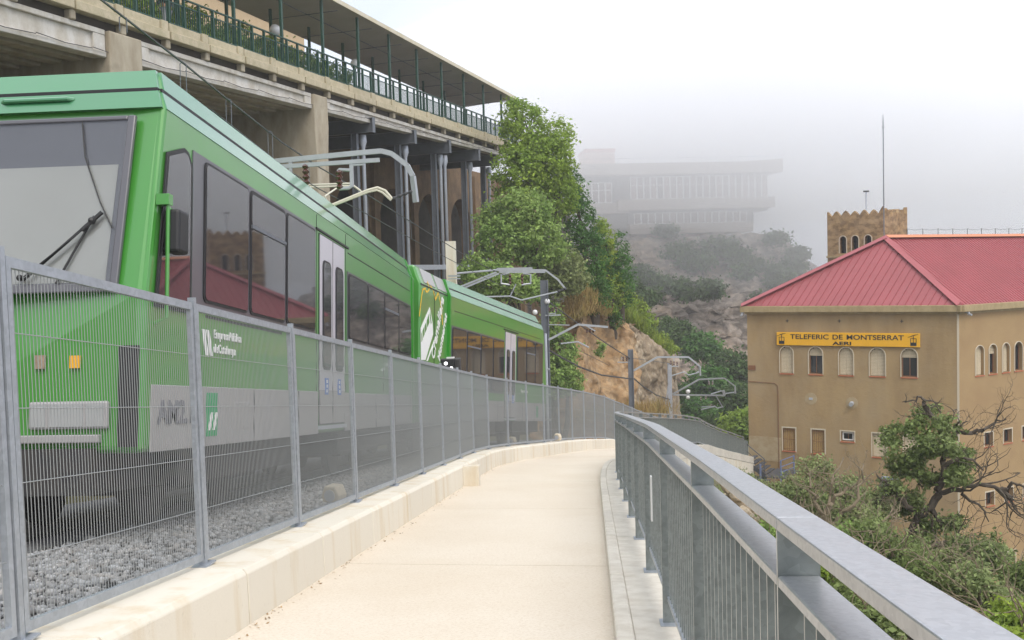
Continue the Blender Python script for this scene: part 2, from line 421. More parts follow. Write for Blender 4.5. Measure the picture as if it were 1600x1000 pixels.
l_far = leaf('leaf_far_bush', (0.095, 0.155, 0.045), (0.06, 0.105, 0.035), 0.2)

# ------------------------------------------------------------------ lie of the land: the walkway's two edges and its fall
ZP_Y = [-60, 0, 24, 28, 33, 38.5, 43.6, 50, 54.5, 59, 75]
ZP_Z = [8.34, 0, -3.34, -3.95, -4.74, -5.63, -6.53, -7.95, -9.05, -10.2, -13.6]
def zp(y): return float(np.interp(y, ZP_Y, ZP_Z))
def chaikin(p, n=2):
    p = [Vector(q) for q in p]
    for _ in range(n):
        q = [p[0]]
        for a, b in zip(p, p[1:]): q += [a * .75 + b * .25, a * .25 + b * .75]
        q.append(p[-1]); p = q
    return p
FENCE = chaikin([(-2.95, -6), (-2.95, 12), (-2.95, 22.6), (-2.88, 25.2), (-2.47, 28.0), (-2.02, 30.5), (-1.55, 33), (-.55, 38.3), (.45, 43.4), (1.45, 48), (2.6, 52.8), (3.9, 56.8), (5.3, 60)])
RAIL = chaikin([(.5, -6), (.5, 12), (.5, 20.8), (.74, 25.2), (1.76, 30), (2.75, 34.7), (3.98, 40), (6.15, 50), (7.7, 54.5), (9.4, 59)])
def arc(p):
    s = [0.0]
    for a, b in zip(p, p[1:]): s.append(s[-1] + (b - a).length)
    return s
def along(p, s):              # point and heading at arc length s
    S_ = arc(p)
    s = min(max(s, 0), S_[-1] - 1e-6)
    for i in range(len(p) - 1):
        if S_[i + 1] >= s:
            t = (s - S_[i]) / max(1e-9, S_[i + 1] - S_[i])
            q = p[i].lerp(p[i + 1], t); d = (p[i + 1] - p[i]).normalized()
            return q, d
def off(p, s, o, h):          # o metres right of the line, h above the walkway
    q, d = along(p, s)
    x, y = q.x + d.y * o, q.y - d.x * o
    return Vector((x, y, zp(y) + h))
def fx(y): return float(np.interp(y, [q.y for q in FENCE], [q.x for q in FENCE]))
LF, LR = arc(FENCE)[-1], arc(RAIL)[-1]

# ------------------------------------------------------------------ terrain (one sheet out to the far valley)
def tz(x, y):
    d = x - fx(min(max(y, -5), 60))
    z0 = zp(min(y, 70))
    n = noise.fractal(Vector((x * .11, y * .11, 3.1)), 1.0, 2.0, 4) * 1.0
    if d < -4.6:
        rise = (-d - 4.6)
        k = max(0.0, min(1.0, (78 - y) / 26))
        z = z0 + .05 + min(rise * .75, 14) * k - (1 - k) * min(rise * .35, 25) + n * min(1, rise * .15)
        if y > 75: z -= min((y - 75) * .25, 25)
    elif d < 4.3:
        z = z0 - .62
        if y > 61: z -= (y - 61) * .5
    else:
        z = z0 - .8 - min((d - 4.3) * .58, 5.6) - max(0, d - 14) * .55 + n * .5 * min(1, (d - 4.3) * .3)
        if y > 75: z -= (y - 75) * .2
    return max(z, -55 + n * 3)
xs = np.concatenate([np.linspace(-230, -40, 20), np.linspace(-36, 40, 77), np.linspace(46, 300, 26)])
ys = np.concatenate([np.linspace(-40, -6, 8), np.linspace(-4, 80, 85), np.linspace(86, 340, 40)])
V = [(x, y, tz(x, y)) for y in ys for x in xs]
nx = len(xs)
F = [(j * nx + i, j * nx + i + 1, (j + 1) * nx + i + 1, (j + 1) * nx + i) for j in range(len(ys) - 1) for i in range(nx - 1)]
np_obj('ground', V, F, m_valley, smooth=True, kind='structure')

# ------------------------------------------------------------------ walkway, its kerb slabs and the retaining wall
path = root('path', (0, 0, 0), kind='structure')
def dh(y): return float(np.interp(y, [0, 2, 4, 8, 14, 30, 60], [1.262, 1.305, 1.355, 1.42, 1.42, 1.36, 1.28])) - 1.345
def strip(mb, line, s0, s1, o0, o1, h0, h1, n, hb=None):
    """a slab following the line between offsets o0..o1, bottom h0, top h1"""
    ring = []
    for i in range(n + 1):
        s = s0 + (s1 - s0) * i / n
        u = Vector((0, 0, hb(off(line, s, 0, 0).y) if hb else 0))
        ring.append([off(line, s, o0, h0) + u, off(line, s, o1, h0) + u, off(line, s, o1, h1) + u, off(line, s, o0, h1) + u])
    b = len(mb.v); vs = [p for r in ring for p in r]; fs = [(0, 1, 2, 3), tuple(4 * n + k for k in (3, 2, 1, 0))]
    for i in range(n):
        for k in range(4):
            fs.append((4 * i + k, 4 * (i + 1) + k, 4 * (i + 1) + (k + 1) % 4, 4 * i + (k + 1) % 4))
    mb.add(vs, [f[::-1] for f in fs])
    return mb
NP = 13
def wslab(s0f, s1f, n):
    mb = MB(); vs = []
    for i in range(n + 1):
        t = s0f + (s1f - s0f) * i / n
        a = off(FENCE, t * LF, .36, 0); b = off(RAIL, t * LR, -.30, 0)
        m = [a.lerp(b, k / 6) for k in range(7)]
        vs += [Vector((p.x, p.y, zp(p.y) - .35)) for p in (m[0], m[-1])] + [Vector((p.x, p.y, zp(p.y))) for p in m]
    fs = []
    W9 = 9
    for i in range(n):
        a, b = i * W9, (i + 1) * W9
        for k in range(2, 8): fs.append((a + k, a + k + 1, b + k + 1, b + k))
        fs.append((a, a + 2, b + 2, b)); fs.append((a + 8, a + 1, b + 1, b + 8))
    for a in (0, n * W9): fs.append(tuple(a + k for k in (0, 1, 8, 7, 6, 5, 4, 3, 2)))
    return mb.add(vs, fs)
for i in range(NP):
    g = .013 / LF
    obj('path_slab', wslab(i / NP + g * .5, (i + 1) / NP - g * .5, 10), m_path, path)

kerb = root('kerb', (0.5, 0, 0), kind='structure')
s = 1.0
while s < LR - 1.2:
    mb = MB(); strip(mb, RAIL, s + .003, s + 1.197, -.262, .42, -.30, .10 + random.uniform(-.004, .004), 3)
    obj('kerb_slab', mb, m_kerb, kerb, bevel=.005, seg=1)
    mb = MB(); strip(mb, RAIL, s + .003, s + 1.197, -.385, -.2635, -.2, .118, 3)
    obj('kerb_stone', mb, m_kerb, kerb, bevel=.02, seg=2)
    s += 1.2
mb = MB(); strip(mb, RAIL, 1.0, LR, -3.3, .40, -.95, -.31, 60)
obj('path_deck', mb, m_wallc, kerb)

wall = root('concrete_wall', (-2.8, 8, zp(8)), 'low pale concrete upstand with rust coloured drips carrying the mesh fence', 'wall')
s = .6; k = 0
while s < LF - 2:
    l = 2.06 if k % 3 else 1.98
    mb = MB(); n = 4
    vs = []
    for i in range(n + 1):
        t = s + .010 + (l - .020) * i / n
        for o, h in ((-.22, -.5), (.40, -.5), (.385, .375), (.355, .415), (-.22, .42)): vs.append(off(FENCE, t, o, h))
    fs = []
    for i in range(n):
        for j in range(5): fs.append((5 * i + j, 5 * i + (j + 1) % 5, 5 * (i + 1) + (j + 1) % 5, 5 * (i + 1) + j))
    fs += [(4, 3, 2, 1, 0), tuple(5 * n + j for j in range(5))]
    mb.add(vs, [f[::-1] for f in fs])
    obj('wall_block', mb, m_wallc, wall, bevel=.006, seg=1)
    s += l; k += 1
p, d = along(FENCE, 6 + 18.55)
mb = MB(frame((p.x + .40, p.y, zp(p.y)), (-.02, 1, -.13)))
mb.box(0, .33, -.30, .02, -.05, .40)
obj('concrete_stub', mb, m_wallc, bevel=.02, label='short square concrete stub standing against the upstand on the walkway', cat='concrete block')

# ------------------------------------------------------------------ valley-side handrail
hr = root('handrail', (.5, 8, zp(8)), 'heavy galvanised handrail with flat balusters on the open side of the walkway', 'railing')
SP = 2.02
mbT = []
s0 = 6 + .33 - 2 * SP
posts = []
s = s0
while s < LR - .05:
    posts.append(s); s += SP
def post_mesh(): return MB().box(-.06, .042, -.006, .006, 0, 1.175)
pm = mesh_of('post', post_mesh(), m_bal)
bm_ = mesh_of('baluster', MB().box(-.022, .022, -.0045, .0045, 0, .93), m_bal)
for me_ in (bm_, pm):
    me_.materials.append(m_edge_lit)
    me_.polygons[3].material_index = 1; me_.polygons[5].material_index = 1
pl = mesh_of('foot_plate', MB().box(-.08, .08, -.07, .07, 0, .012), m_galv)
bal = []
for s in posts:
    p, d = along(RAIL, s); rz = math.atan2(d.y, d.x) - math.pi / 2
    z = zp(p.y) + .10
    o = place('post', pm, hr, (p.x, p.y, z), rz, (1, 1, (1.212 + dh(p.y)) / 1.175))
    place('foot_plate', pl, hr, (p.x, p.y, z + .001), rz)
    for k in range(1, 17):
        t = s + SP * k / 17
        if t < LR: bal.append(t)
for i, t in enumerate(bal[:300]):
    p, d = along(RAIL, t)
    place('baluster', bm_, hr, (p.x, p.y, zp(p.y) + .242 + dh(p.y)), math.atan2(d.y, d.x) - math.pi / 2)
mb = MB()
for t in bal[300:]:
    p, d = along(RAIL, t); z = zp(p.y) + .242 + dh(p.y)
    mb.T = frame((p.x, p.y, z), (d.y, -d.x, 0)); mb.box(-.024, .024, -.003, .003, 0, .93); mb.T = None
obj('far_baluster', mb, m_bal, hr, kind='stuff')
ends = [posts[0] - .9] + posts
for i in range(0, len(posts) - 1, 3):
    a, b = posts[i], posts[min(i + 3, len(posts) - 1)]
    if i == 0: a -= 1.2
    mb = MB(); strip(mb, RAIL, a + .003, b - .003, -.060, .042, 1.312, 1.345, 10, dh)
    obj('top_rail', mb, m_galv2, hr, bevel=.004, seg=2)
for a, b in zip(posts, posts[1:]):
    mb = MB(); strip(mb, RAIL, a + .008, b - .008, -.06, .042, 1.172, 1.202, 3, dh)
    obj('mid_rail', mb, m_galv2, hr, bevel=.004, seg=1)
    mb = MB(); strip(mb, RAIL, a + .008, b - .008, -.03, .03, .217, .242, 3, dh)
    obj('bottom_rail', mb, m_galv, hr)
    for e_ in (a, b): pass
g_ = np.random.default_rng(8); dv = []
for i in range(260):
    s = 7 + 26 * g_.random() ** 1.4; c = off(FENCE, s, .41 + abs(g_.normal()) * .07, .004); a = g_.random() * 6.3; l = .006 + .014 * g_.random()
    u = Vector((math.cos(a), math.sin(a), 0)) * l; w = Vector((-math.sin(a), math.cos(a), .3)) * l * .6
    dv += [tuple(c - u), tuple(c - w), tuple(c + u + Vector((0, 0, .008))), tuple(c + w)]
np_obj('leaf_litter', dv, np.arange(len(dv)).reshape(-1, 4), m_litter, kind='stuff')
for s in posts: # short upright plates that carry the top rail
    p, d = along(RAIL, s)
for t, hh in ((posts[0] + 5.42 * SP, .70), (6 + 46, .62)):
    p, d = along(RAIL, t)
    mb = MB(frame((p.x, p.y, zp(p.y)), (d.y, -d.x, 0))); mb.box(-.075, -.064, -.03, .03, hh, hh + .34)
    obj('white_marker', mb, m_white, hr, label='white reflector strip fixed to the handrail')

# ------------------------------------------------------------------ mesh fence on the upstand
fence = root('mesh_fence', (-2.95, 8, zp(8) + .42), 'tall galvanised mesh fence in framed panels between walkway and train', 'fence')
FP = 2.33; HF = 2.0
fp = []
s = 6 - .06 - FP + .0
while s < LF - .1: fp.append(s); s += FP
pm = mesh_of('post', MB().box(-.025, .025, -.02, .02, 0, HF + .02), m_galv)
bp = mesh_of('base_plate', MB().box(-.06, .06, -.10, .10, 0, .012), m_galv)
for s in fp:
    p, d = along(FENCE, s); rz = math.atan2(d.y, d.x) - math.pi / 2; z = zp(p.y) + .421
    place('post', pm, fence, (p.x, p.y, z), rz); place('base_plate', bp, fence, (p.x, p.y, z), rz)
for a, b in zip(fp, fp[1:]):
    a2, b2 = a + .035, b - .035
    A, _ = along(FENCE, a2); B, _ = along(FENCE, b2)
    za, zb = zp(A.y) + .46, zp(B.y) + .46
    hh = HF - .06
    u = Vector((B.x - A.x, B.y - A.y, 0)); L_ = u.length; u.normalize(); nrm = Vector((u.y, -u.x, 0))
    P = lambda t, h, o=0: Vector((A.x, A.y, za + (zb - za) * t + h)) + u * (L_ * t) + nrm * o
    mb = MB(); w = .04; tw = w / L_; o = .018
    def bar(t0, h0, t1, h1):
        mb.hexa([P(t0, h0, -o), P(t1, h0, -o), P(t1, h0, o), P(t0, h0, o), P(t0, h1, -o), P(t1, h1, -o), P(t1, h1, o), P(t0, h1, o)])
    bar(0, 0, tw, hh); bar(1 - tw, 0, 1, hh); bar(tw, 0, 1 - tw, .055); bar(tw, hh - .055, 1 - tw, hh)
    pn = obj('panel', mb, m_galv, fence)
    mb = MB(); n = int(L_ / .0335); r = .0027
    for i in range(1, n):
        t = tw + (1 - 2 * tw) * i / n
        c0, c1 = P(t, .05), P(t, hh - .05)
        q = [(r, 0), (0, r), (-r, 0), (0, -r)]
        mb.add([c0 + u * x + nrm * y for x, y in q] + [c1 + u * x + nrm * y for x, y in q], [(0, 1, 5, 4), (1, 2, 6, 5), (2, 3, 7, 6), (3, 0, 4, 7)])
    for f_ in (.2, .4, .6, .8):
        h = hh * f_
        q = [(r, 0), (0, r), (-r, 0), (0, -r)]
        mb.add([P(tw, h, .006 + y) + Vector((0, 0, x)) for x, y in q] + [P(1 - tw, h, .006 + y) + Vector((0, 0, x)) for x, y in q], [(0, 1, 5, 4), (1, 2, 6, 5), (2, 3, 7, 6), (3, 0, 4, 7)])
    obj('wire_grid', mb, m_wire, pn, kind='stuff')

# ------------------------------------------------------------------ track: ballast, sleepers, rails
TRACK = chaikin([(-5.2, -8), (-5.2, 14), (-5.2, 20), (-4.95, 22.5), (-4.35, 26.5), (-2.95, 33.5), (-3.0, 38), (-3.6, 44), (-3.6, 52)])
mb = MB(); vs = []; fs = []
n = 70; prof = 10
for i in range(n + 1):
    y = -5 + 62 * i / n
    a = fx(y) - .2; z = zp(y)
    for j in range(prof + 1):
        t = j / prof; x = a - 4.6 * t
        h = .30 + .10 * min(1, t * 5) - .02 * math.sin(t * 9) - (.5 * max(0, t - .85) / .15)
        vs.append((x, y, z + h + noise.noise(Vector((x * 2, y * 2, 0))) * .03))
for i in range(n):
    for j in range(prof): fs.append((i * 11 + j, (i + 1) * 11 + j, (i + 1) * 11 + j + 1, i * 11 + j + 1))
mb.add(vs, [f[::-1] for f in fs])
obj('ballast_bed', mb, m_ballbed, smooth=True, kind='structure')
ico = bmesh.new(); bmesh.ops.create_icosphere(ico, subdivisions=1, radius=1.0)
IV = np.array([v.co[:] for v in ico.verts]); IF = np.array([[v.index for v in f.verts] for f in ico.faces]); ico.free()
rng = np.random.default_rng(5)
NS = 13000
yy = 3.2 + 15.5 * rng.random(NS) ** 1.5
xx = -3.14 - (1.55 * rng.random(NS))
zz = np.array([zp(y) for y in yy]) + .325 + .075 * np.clip((-3.14 - xx) * 2.2, 0, 1) + rng.random(NS) * .02
sc = (.013 + .022 * rng.random(NS) ** 1.5)[:, None] * np.stack([.8 + .5 * rng.random(NS), .8 + .5 * rng.random(NS), .55 + .4 * rng.random(NS)], 1)
Vs = IV[None] * (1 + .62 * (rng.random((NS, len(IV), 1)) - .5))
Vs = Vs * sc[:, None, :]
an = rng.random(NS) * 6.28; ca, sa = np.cos(an)[:, None], np.sin(an)[:, None]
X_ = Vs[..., 0] * ca - Vs[..., 1] * sa; Y_ = Vs[..., 0] * sa + Vs[..., 1] * ca
Vs = np.stack([X_ + xx[:, None], Y_ + yy[:, None], Vs[..., 2] + zz[:, None]], -1).reshape(-1, 3)
Fs = (IF[None] + (np.arange(NS) * len(IV))[:, None, None]).reshape(-1, 3)
np_obj('ballast', Vs, Fs, m_ballast, kind='stuff')

track = root('railway_track', (-5.2, 8, zp(8) + .3), 'metre gauge rack railway track on grey ballast under the green train', 'railway track')
LT = arc(TRACK)[-1]
for o in (-.5, .5):
    mb = MB(); strip(mb, TRACK, 0, LT, o - .03, o + .03, .38, .42, 60); strip(mb, TRACK, 0, LT, o - .07, o + .07, .34, .36, 60); strip(mb, TRACK, 0, LT, o - .008, o + .008, .36, .38, 60)
    obj('rail', mb, m_dark, track)
mb = MB(); strip(mb, TRACK, 0, LT, -.03, .03, .36, .44, 60); obj('rack_rail', mb, m_dark, track)
slm = mesh_of('sleeper', MB().box(-.9, .9, -.11, .11, -.1, .0), m_viac)
s = 4
while s < 48:
    p, d = along(TRACK, s); place('sleeper', slm, track, (p.x, p.y, zp(p.y) + .345), math.atan2(d.y, d.x) - math.pi / 2); s += 1.2

# ------------------------------------------------------------------ the train
GR = 0.1391
T1 = frame((-5.2, 8.0, .42 - GR * 8.0), (0, 1, -GR), (0, GR, 1))                 # local x along the train, -y the side we see, z up
H2 = R_(11); D2 = Vector((math.sin(H2), math.cos(H2), 0)); N2 = Vector((-math.cos(H2), math.sin(H2), 0))
o2 = Vector((-3.557, 23.8, .42 - .139 * 23.8 - .05)) + N2 * 1.3
T2 = frame(o2, (D2.x, D2.y, -.155), (D2.x * .155, D2.y * .155, 1))
H3 = R_(6); D3 = Vector((math.sin(H3), math.cos(H3), 0)); N3 = Vector((-math.cos(H3), math.sin(H3), 0))
o3 = Vector((-3.90, 20.9, .42 - GR * 20.9)) + N3 * 1.3
T3 = frame(o3, (D3.x, D3.y, -.145), (D3.x * .145, D3.y * .145, 1))
train = root('train', (-5.2, 8, .42 - GR * 8), 'green and grey articulated rack railway train standing behind the mesh fence', 'train')
HW = 1.3
SECT = [(HW, .80), (HW, 2.2), (HW, 3.97), (1.215, 4.175), (1.14, 4.395)]
def sect(x_of, w=0.0):
    pts = [(x_of(z), -y - w, z) for y, z in SECT] + [(x_of(z), y + w, z) for y, z in SECT[::-1]]
    return pts
def shell(T, xa, xb, n=1, z0=None):
    mb = MB(T); rings = []
    for i in range(n + 1):
        t = i / n
        rings.append(sect(lambda z: xa(z) * (1 - t) + xb(z) * t))
    k = len(rings[0]); vs = [p for r in rings for p in r]; fs = []
    for i in range(n):
        for j in range(k): fs.append((i * k + j, (i + 1) * k + j, (i + 1) * k + (j + 1) % k, i * k + (j + 1) % k))
    fs.append(tuple(range(k))); fs.append(tuple(n * k + j for j in range(k))[::-1])
    return mb.add(vs, fs)
def nose(z):
    return float(np.interp(z, [.7, 1.4, 2.2, 3.97, 4.175, 4.395], [-.16, -.16, -.14, .18, .26, .37]))
def const(c): return lambda z: c
def tail2(z): return float(np.interp(z, [.7, 2.2, 3.97, 4.175, 4.395], [10.08, 10.06, 9.62, 9.4, 9.1]))
bodyA = obj('front_car_body', shell(T1, nose, const(12.52)), m_green, train, bevel=.07, seg=3, angle=25)
bodyB = obj('rear_car_body', shell(T2, const(-.34), tail2), m_green, train, bevel=.07, seg=3, angle=25)
bodyM = obj('engine_module', shell(T3, const(.18), const(2.86)), m_green, train, bevel=.05, seg=2, angle=25)
def side(mbT, x0, x1, z0, z1, y=-HW, t=.012):      # plate on the visible side
    return MB(mbT).box(x0, x1, y - t, y + .005, z0, z1)
# roof fairing lines and the roof cover
def roofline(T, x0, x1, xa=0):
    mb = MB(T)
    mb.box(x0, x1, -1.226, -1.15, 4.16, 4.195)
    return mb
mb = roofline(T1, .30, 12.45); mb.box(.245, .30, -1.2, 1.2, 4.162, 4.193)
obj('roof_gap', mb, m_black, bodyA)
obj('roof_gap', roofline(T2, -.3, 9.2), m_black, bodyB)
def cover(T, x0, x1, f0=0.0):
    mb = MB(T); o = .012
    p = lambda x, y, z: (x, y, z)
    mb.hexa([p(x0, -1.209 - o, 4.197), p(x1, -1.209 - o, 4.197), p(x1, -1.1, 4.197), p(x0, -1.1, 4.197), p(x0 + f0, -1.142 - o, 4.40), p(x1, -1.142 - o, 4.40), p(x1, -1.05, 4.40), p(x0 + f0, -1.05, 4.40)])
    return mb
obj('roof_cover', cover(T1, .36, 12.5, .07), m_roof_g, bodyA)
obj('roof_cover', cover(T2, -.32, 9.0), m_roof_g, bodyB)
def bev(T, x0, x1):
    o = .008; mb = MB(T)
    return mb.hexa([(x0, -HW - o, 3.975), (x1, -HW - o, 3.975), (x1, -1.25, 3.975), (x0, -1.25, 3.975), (x0 + .06, -1.222 - o, 4.158), (x1, -1.222 - o, 4.158), (x1, -1.15, 4.158), (x0 + .06, -1.15, 4.158)])
obj('roof_bevel', bev(T1, .24, 12.5), m_roof_g, bodyA)
obj('roof_bevel', bev(T2, -.3, 9.5), m_roof_g, bodyB)
# front: upper bands
def fq(y, z, o=.0): return (nose(z) - o, y, z)
mb = MB(T1)
mb.hexa([fq(-1.2, 4.197, .012), fq(1.2, 4.197, .012), (.5, 1.19, 4.197), (.5, -1.19, 4.197), fq(-1.13, 4.40, .012), fq(1.13, 4.40, .012), (.5, 1.12, 4.40), (.5, -1.12, 4.40)])
obj('roof_front', mb, m_roof_g, bodyA)
mb = MB(T1); mb.hexa([fq(-1.28, 3.98, .010), fq(1.28, 3.98, .010), (.5, 1.27, 3.98), (.5, -1.27, 3.98), fq(-1.215, 4.16, .010), fq(1.215, 4.16, .010), (.5, 1.2, 4.16), (.5, -1.2, 4.16)])
obj('front_bevel', mb, m_roof_g, bodyA)
mb = MB(T1); mb.tube([fq(.30, 4.10, .0), fq(.26, 4.10, .035), fq(-.36, 4.10, .035), fq(-.40, 4.10, .0)], .022, 8); obj('front_grab_bar', mb, m_roof_g, bodyA)
# windscreen: dark cab behind, pale blind, glass, rubber frame
mb = MB(T1)
def fpl(y0, y1, z0, z1, o0, o1):
    return [fq(y0, z0, o0), fq(y1, z0, o0), fq(y1, z0, o1), fq(y0, z0, o1), fq(y0, z1, o0), fq(y1, z1, o0), fq(y1, z1, o1), fq(y0, z1, o1)]
mb.hexa(fpl(-1.0, 1.0, 2.3, 3.86, .004, -.02)); scr = obj('windscreen_backing', mb, m_cab, train)
mb = MB(T1); mb.hexa(fpl(-.93, .98, 2.31, 3.42, .010, .0)); obj('sun_blind', mb, m_blind, scr)
mb = MB(T1); mb.quad(fq(-.98, 3.86, .026), fq(1.0, 3.86, .026), fq(1.0, 2.3, .026), fq(-.98, 2.3, .026)); obj('windscreen', mb, m_scr, train, bevel=.0)
mb = MB(T1)
mb.hexa(fpl(-1.055, -.98, 2.22, 3.90, .036, -.01)); mb.hexa(fpl(-.98, 1.08, 3.855, 3.90, .036, -.01)); mb.hexa(fpl(-.98, 1.08, 2.22, 2.30, .036, -.01)); mb.hexa(fpl(1.0, 1.08, 2.30, 3.855, .036, -.01))
obj('windscreen_frame', mb, m_band, train, bevel=.012, seg=2)
mb = MB(T1); mb.tube([fq(-.55, 3.84, .04), fq(-.62, 3.5, .045), fq(-.82, 3.05, .05), fq(-.96, 2.8, .05)], .007, 5); obj('aerial_lead', mb, m_black, train)
wp = MB(T1)
wp.tube([fq(-.20, 2.33, .07), fq(-.62, 2.72, .08), fq(-.78, 2.88, .07)], .013, 6); wp.tube([fq(-.78, 2.92, .05), fq(-.50, 2.30, .05)], .011, 6)
wp.tube([fq(-.80, 2.86, .09), fq(-.22, 2.36, .10)], .006, 5); wp.tube([fq(-.86, 2.95, .07), fq(-.70, 2.78, .09)], .02, 6); wp.ball(fq(-.17, 2.36, .07), .03); wp.ball(fq(-.78, 2.87, .08), .035)
obj('windscreen_wiper', wp, m_black, train)
# lower front
for y0_, y1_ in ((-1.02, -.30), (.2, 1.0)):
    mb = MB(T1); mb.box(-.215, -.16, y0_, y1_, 1.02, 1.26); obj('front_lamp_panel', mb, m_grey, train, bevel=.02)
mb = MB(T1); mb.box(-.24, -.16, -.95, 1.05, .90, .97); obj('front_step_bar', mb, m_grey, train, bevel=.01)
for y0_, y1_ in ((-.99, -.83), (-.80, -.50), (-.46, -.33)):
    mb = MB(T1); mb.box(-.222, -.214, y0_, y1_, 1.04, 1.24); obj('headlight', mb, m_lens, train)
mb = MB(T1); mb.box(-.19, -.155, -1.27, -1.10, .86, 1.74); obj('corner_dark_panel', mb, m_black, train)  # black upright panel on the front corner
mb = MB(T1); mb.box(-.185, -.158, -.74, -.65, 1.55, 1.66); obj('yellow_sticker', mb, m_yellow, train)
mb = MB(T1); mb.box(-.185, -.158, -.42, -.33, 1.55, 1.67); obj('faded_sticker', mb, m_stick, train)
mb = MB(T1); mb.box(-.25, 1.0, -.9, .9, .45, .85); obj('front_underframe', mb, m_dark, train)
# grey skirt panels
for T, x0, x1, nm in ((T1, .0, 5.22, 'skirt_panel'), (T1, 6.70, 12.5, 'skirt_panel'), (T2, -.3, 4.66, 'skirt_panel'), (T2, 5.92, 9.9, 'skirt_panel')):
    obj(nm, side(T, x0, x1, .80, 1.40), m_grey, train, bevel=.006, seg=1)
for a_ in ((1.2, 3.6, -HW - .006, -HW + .01, 2.10, 2.13), (6.95, 12.3, -HW - .006, -HW + .01, 3.66, 3.675)):
    mb = MB(T1); mb.box(*a_); obj('body_seam', mb, m_black, bodyA)
mb = MB(T2); mb.box(0, 9.2, -HW - .006, -HW + .01, 3.62, 3.635); obj('body_seam', mb, m_black, bodyB)
for x_ in (5.16, 6.80, 9.60, 12.30):
    mb = MB(T1); mb.box(x_ - .006, x_ + .006, -HW - .004, -HW + .01, 1.41, 2.18 if x_ > 6.9 else 3.95); obj('panel_joint', mb, m_black, bodyA)
for x_ in (.9, 2.6, 4.3, 7.2, 8.9, 10.6, 12.2):
    mb = MB(T1); mb.box(x_ - .005, x_ + .005, -HW - .016, -HW + .01, .80, 1.395); obj('panel_joint', mb, m_black, bodyA)
for x_ in (.4, 2.2, 4.0, 6.8, 8.4):
    mb = MB(T2); mb.box(x_ - .006, x_ + .006, -HW - .016, -HW + .01, .80, 1.395); obj('panel_joint', mb, m_black, bodyB)
for x_ in (2.0, 9.0):
    mb = MB(T1); mb.box(x_, x_ + .5, -HW - .017, -HW, .95, 1.25); obj('access_hatch', mb, m_grey, bodyA, bevel=.01)
# windows: a grey band, each pane a rounded raised glass in a rubber trim
def rrect(x0, x1, z0, z1, r, y, cr=(1, 1, 1, 1), n=4):
    pts = []
    for (cx, cz, a0), on in zip(((x1 - r, z1 - r, 0), (x0 + r, z1 - r, 90), (x0 + r, z0 + r, 180), (x1 - r, z0 + r, 270)), cr):
        if on:
            for i in range(n + 1):
                a = R_(a0 + 90 * i / n); pts.append((cx + r * math.cos(a), y, cz + r * math.sin(a)))
        else:
            pts.append(({0: x1, 90: x0, 180: x0, 270: x1}[a0], y, {0: z1, 90: z1, 180: z0, 270: z0}[a0]))
    return pts
def window(T, x0, x1, z0, z1, hopper=None, par=None, r=.07, m=None):
    y = -HW - .012
    mb = MB(T); mb.prism(rrect(x0, x1, z0, z1, r, y + .002), (0, -.014, 0))
    w = obj('window', mb, m_black, par or train, label=None)
    g = .028
    if hopper:
        mb = MB(T); mb.prism(rrect(x0 + g, x1 - g, z0 + g, hopper - .02, r * .7, y - .010), (0, -.010, 0)); obj('pane', mb, m or m_glass, w)
        mb = MB(T); mb.prism(rrect(x0 + g, x1 - g, hopper + .02, z1 - g * 1.6, r * .7, y - .010), (0, -.010, 0)); obj('pane', mb, m or m_glass, w)
        mb = MB(T); mb.box(x0 + .02, x1 - .02, y - .035, y - .012, hopper - .02, hopper + .02); obj('hopper_bar', mb, m_steel, w)
    else:
        mb = MB(T); mb.prism(rrect(x0 + g, x1 - g, z0 + g, z1 - g, r * .7, y - .010), (0, -.010, 0)); obj('pane', mb, m or m_glass, w)
    return w
b1 = obj('window_band', side(T1, .83, 5.08, 2.2, 3.74, t=.012), m_band, train)
window(T1, 1.10, 2.36, 2.25, 3.70); window(T1, 2.42, 3.68, 2.25, 3.70, hopper=3.27); window(T1, 3.74, 5.04, 2.25, 3.70)
obj('window_band', side(T1, 6.88, 12.32, 2.22, 3.36, t=.012), m_band, train)
for a, b, h in ((6.92, 8.20, None), (8.25, 9.56, None), (9.61, 10.90, 3.02), (10.95, 12.28, None)): window(T1, a, b, 2.26, 3.33, h)
# cab side window with its raked front edge
y = -HW - .010
mb = MB(T1); mb.prism([(.78, y, 2.10), (.78, y, 3.58), (.70, y, 3.68), (.60, y, 3.70), (.22, y, 3.56), (.02, y, 2.10)][::-1], (0, -.014, 0)); cw = obj('cab_side_window', mb, m_black, train)
mb = MB(T1); mb.prism([(.74, y - .012, 2.14), (.74, y - .012, 3.55), (.67, y - .012, 3.64), (.60, y - .012, 3.655), (.255, y - .012, 3.53), (.07, y - .012, 2.14)][::-1], (0, -.008, 0)); obj('pane', mb, m_glass, cw)
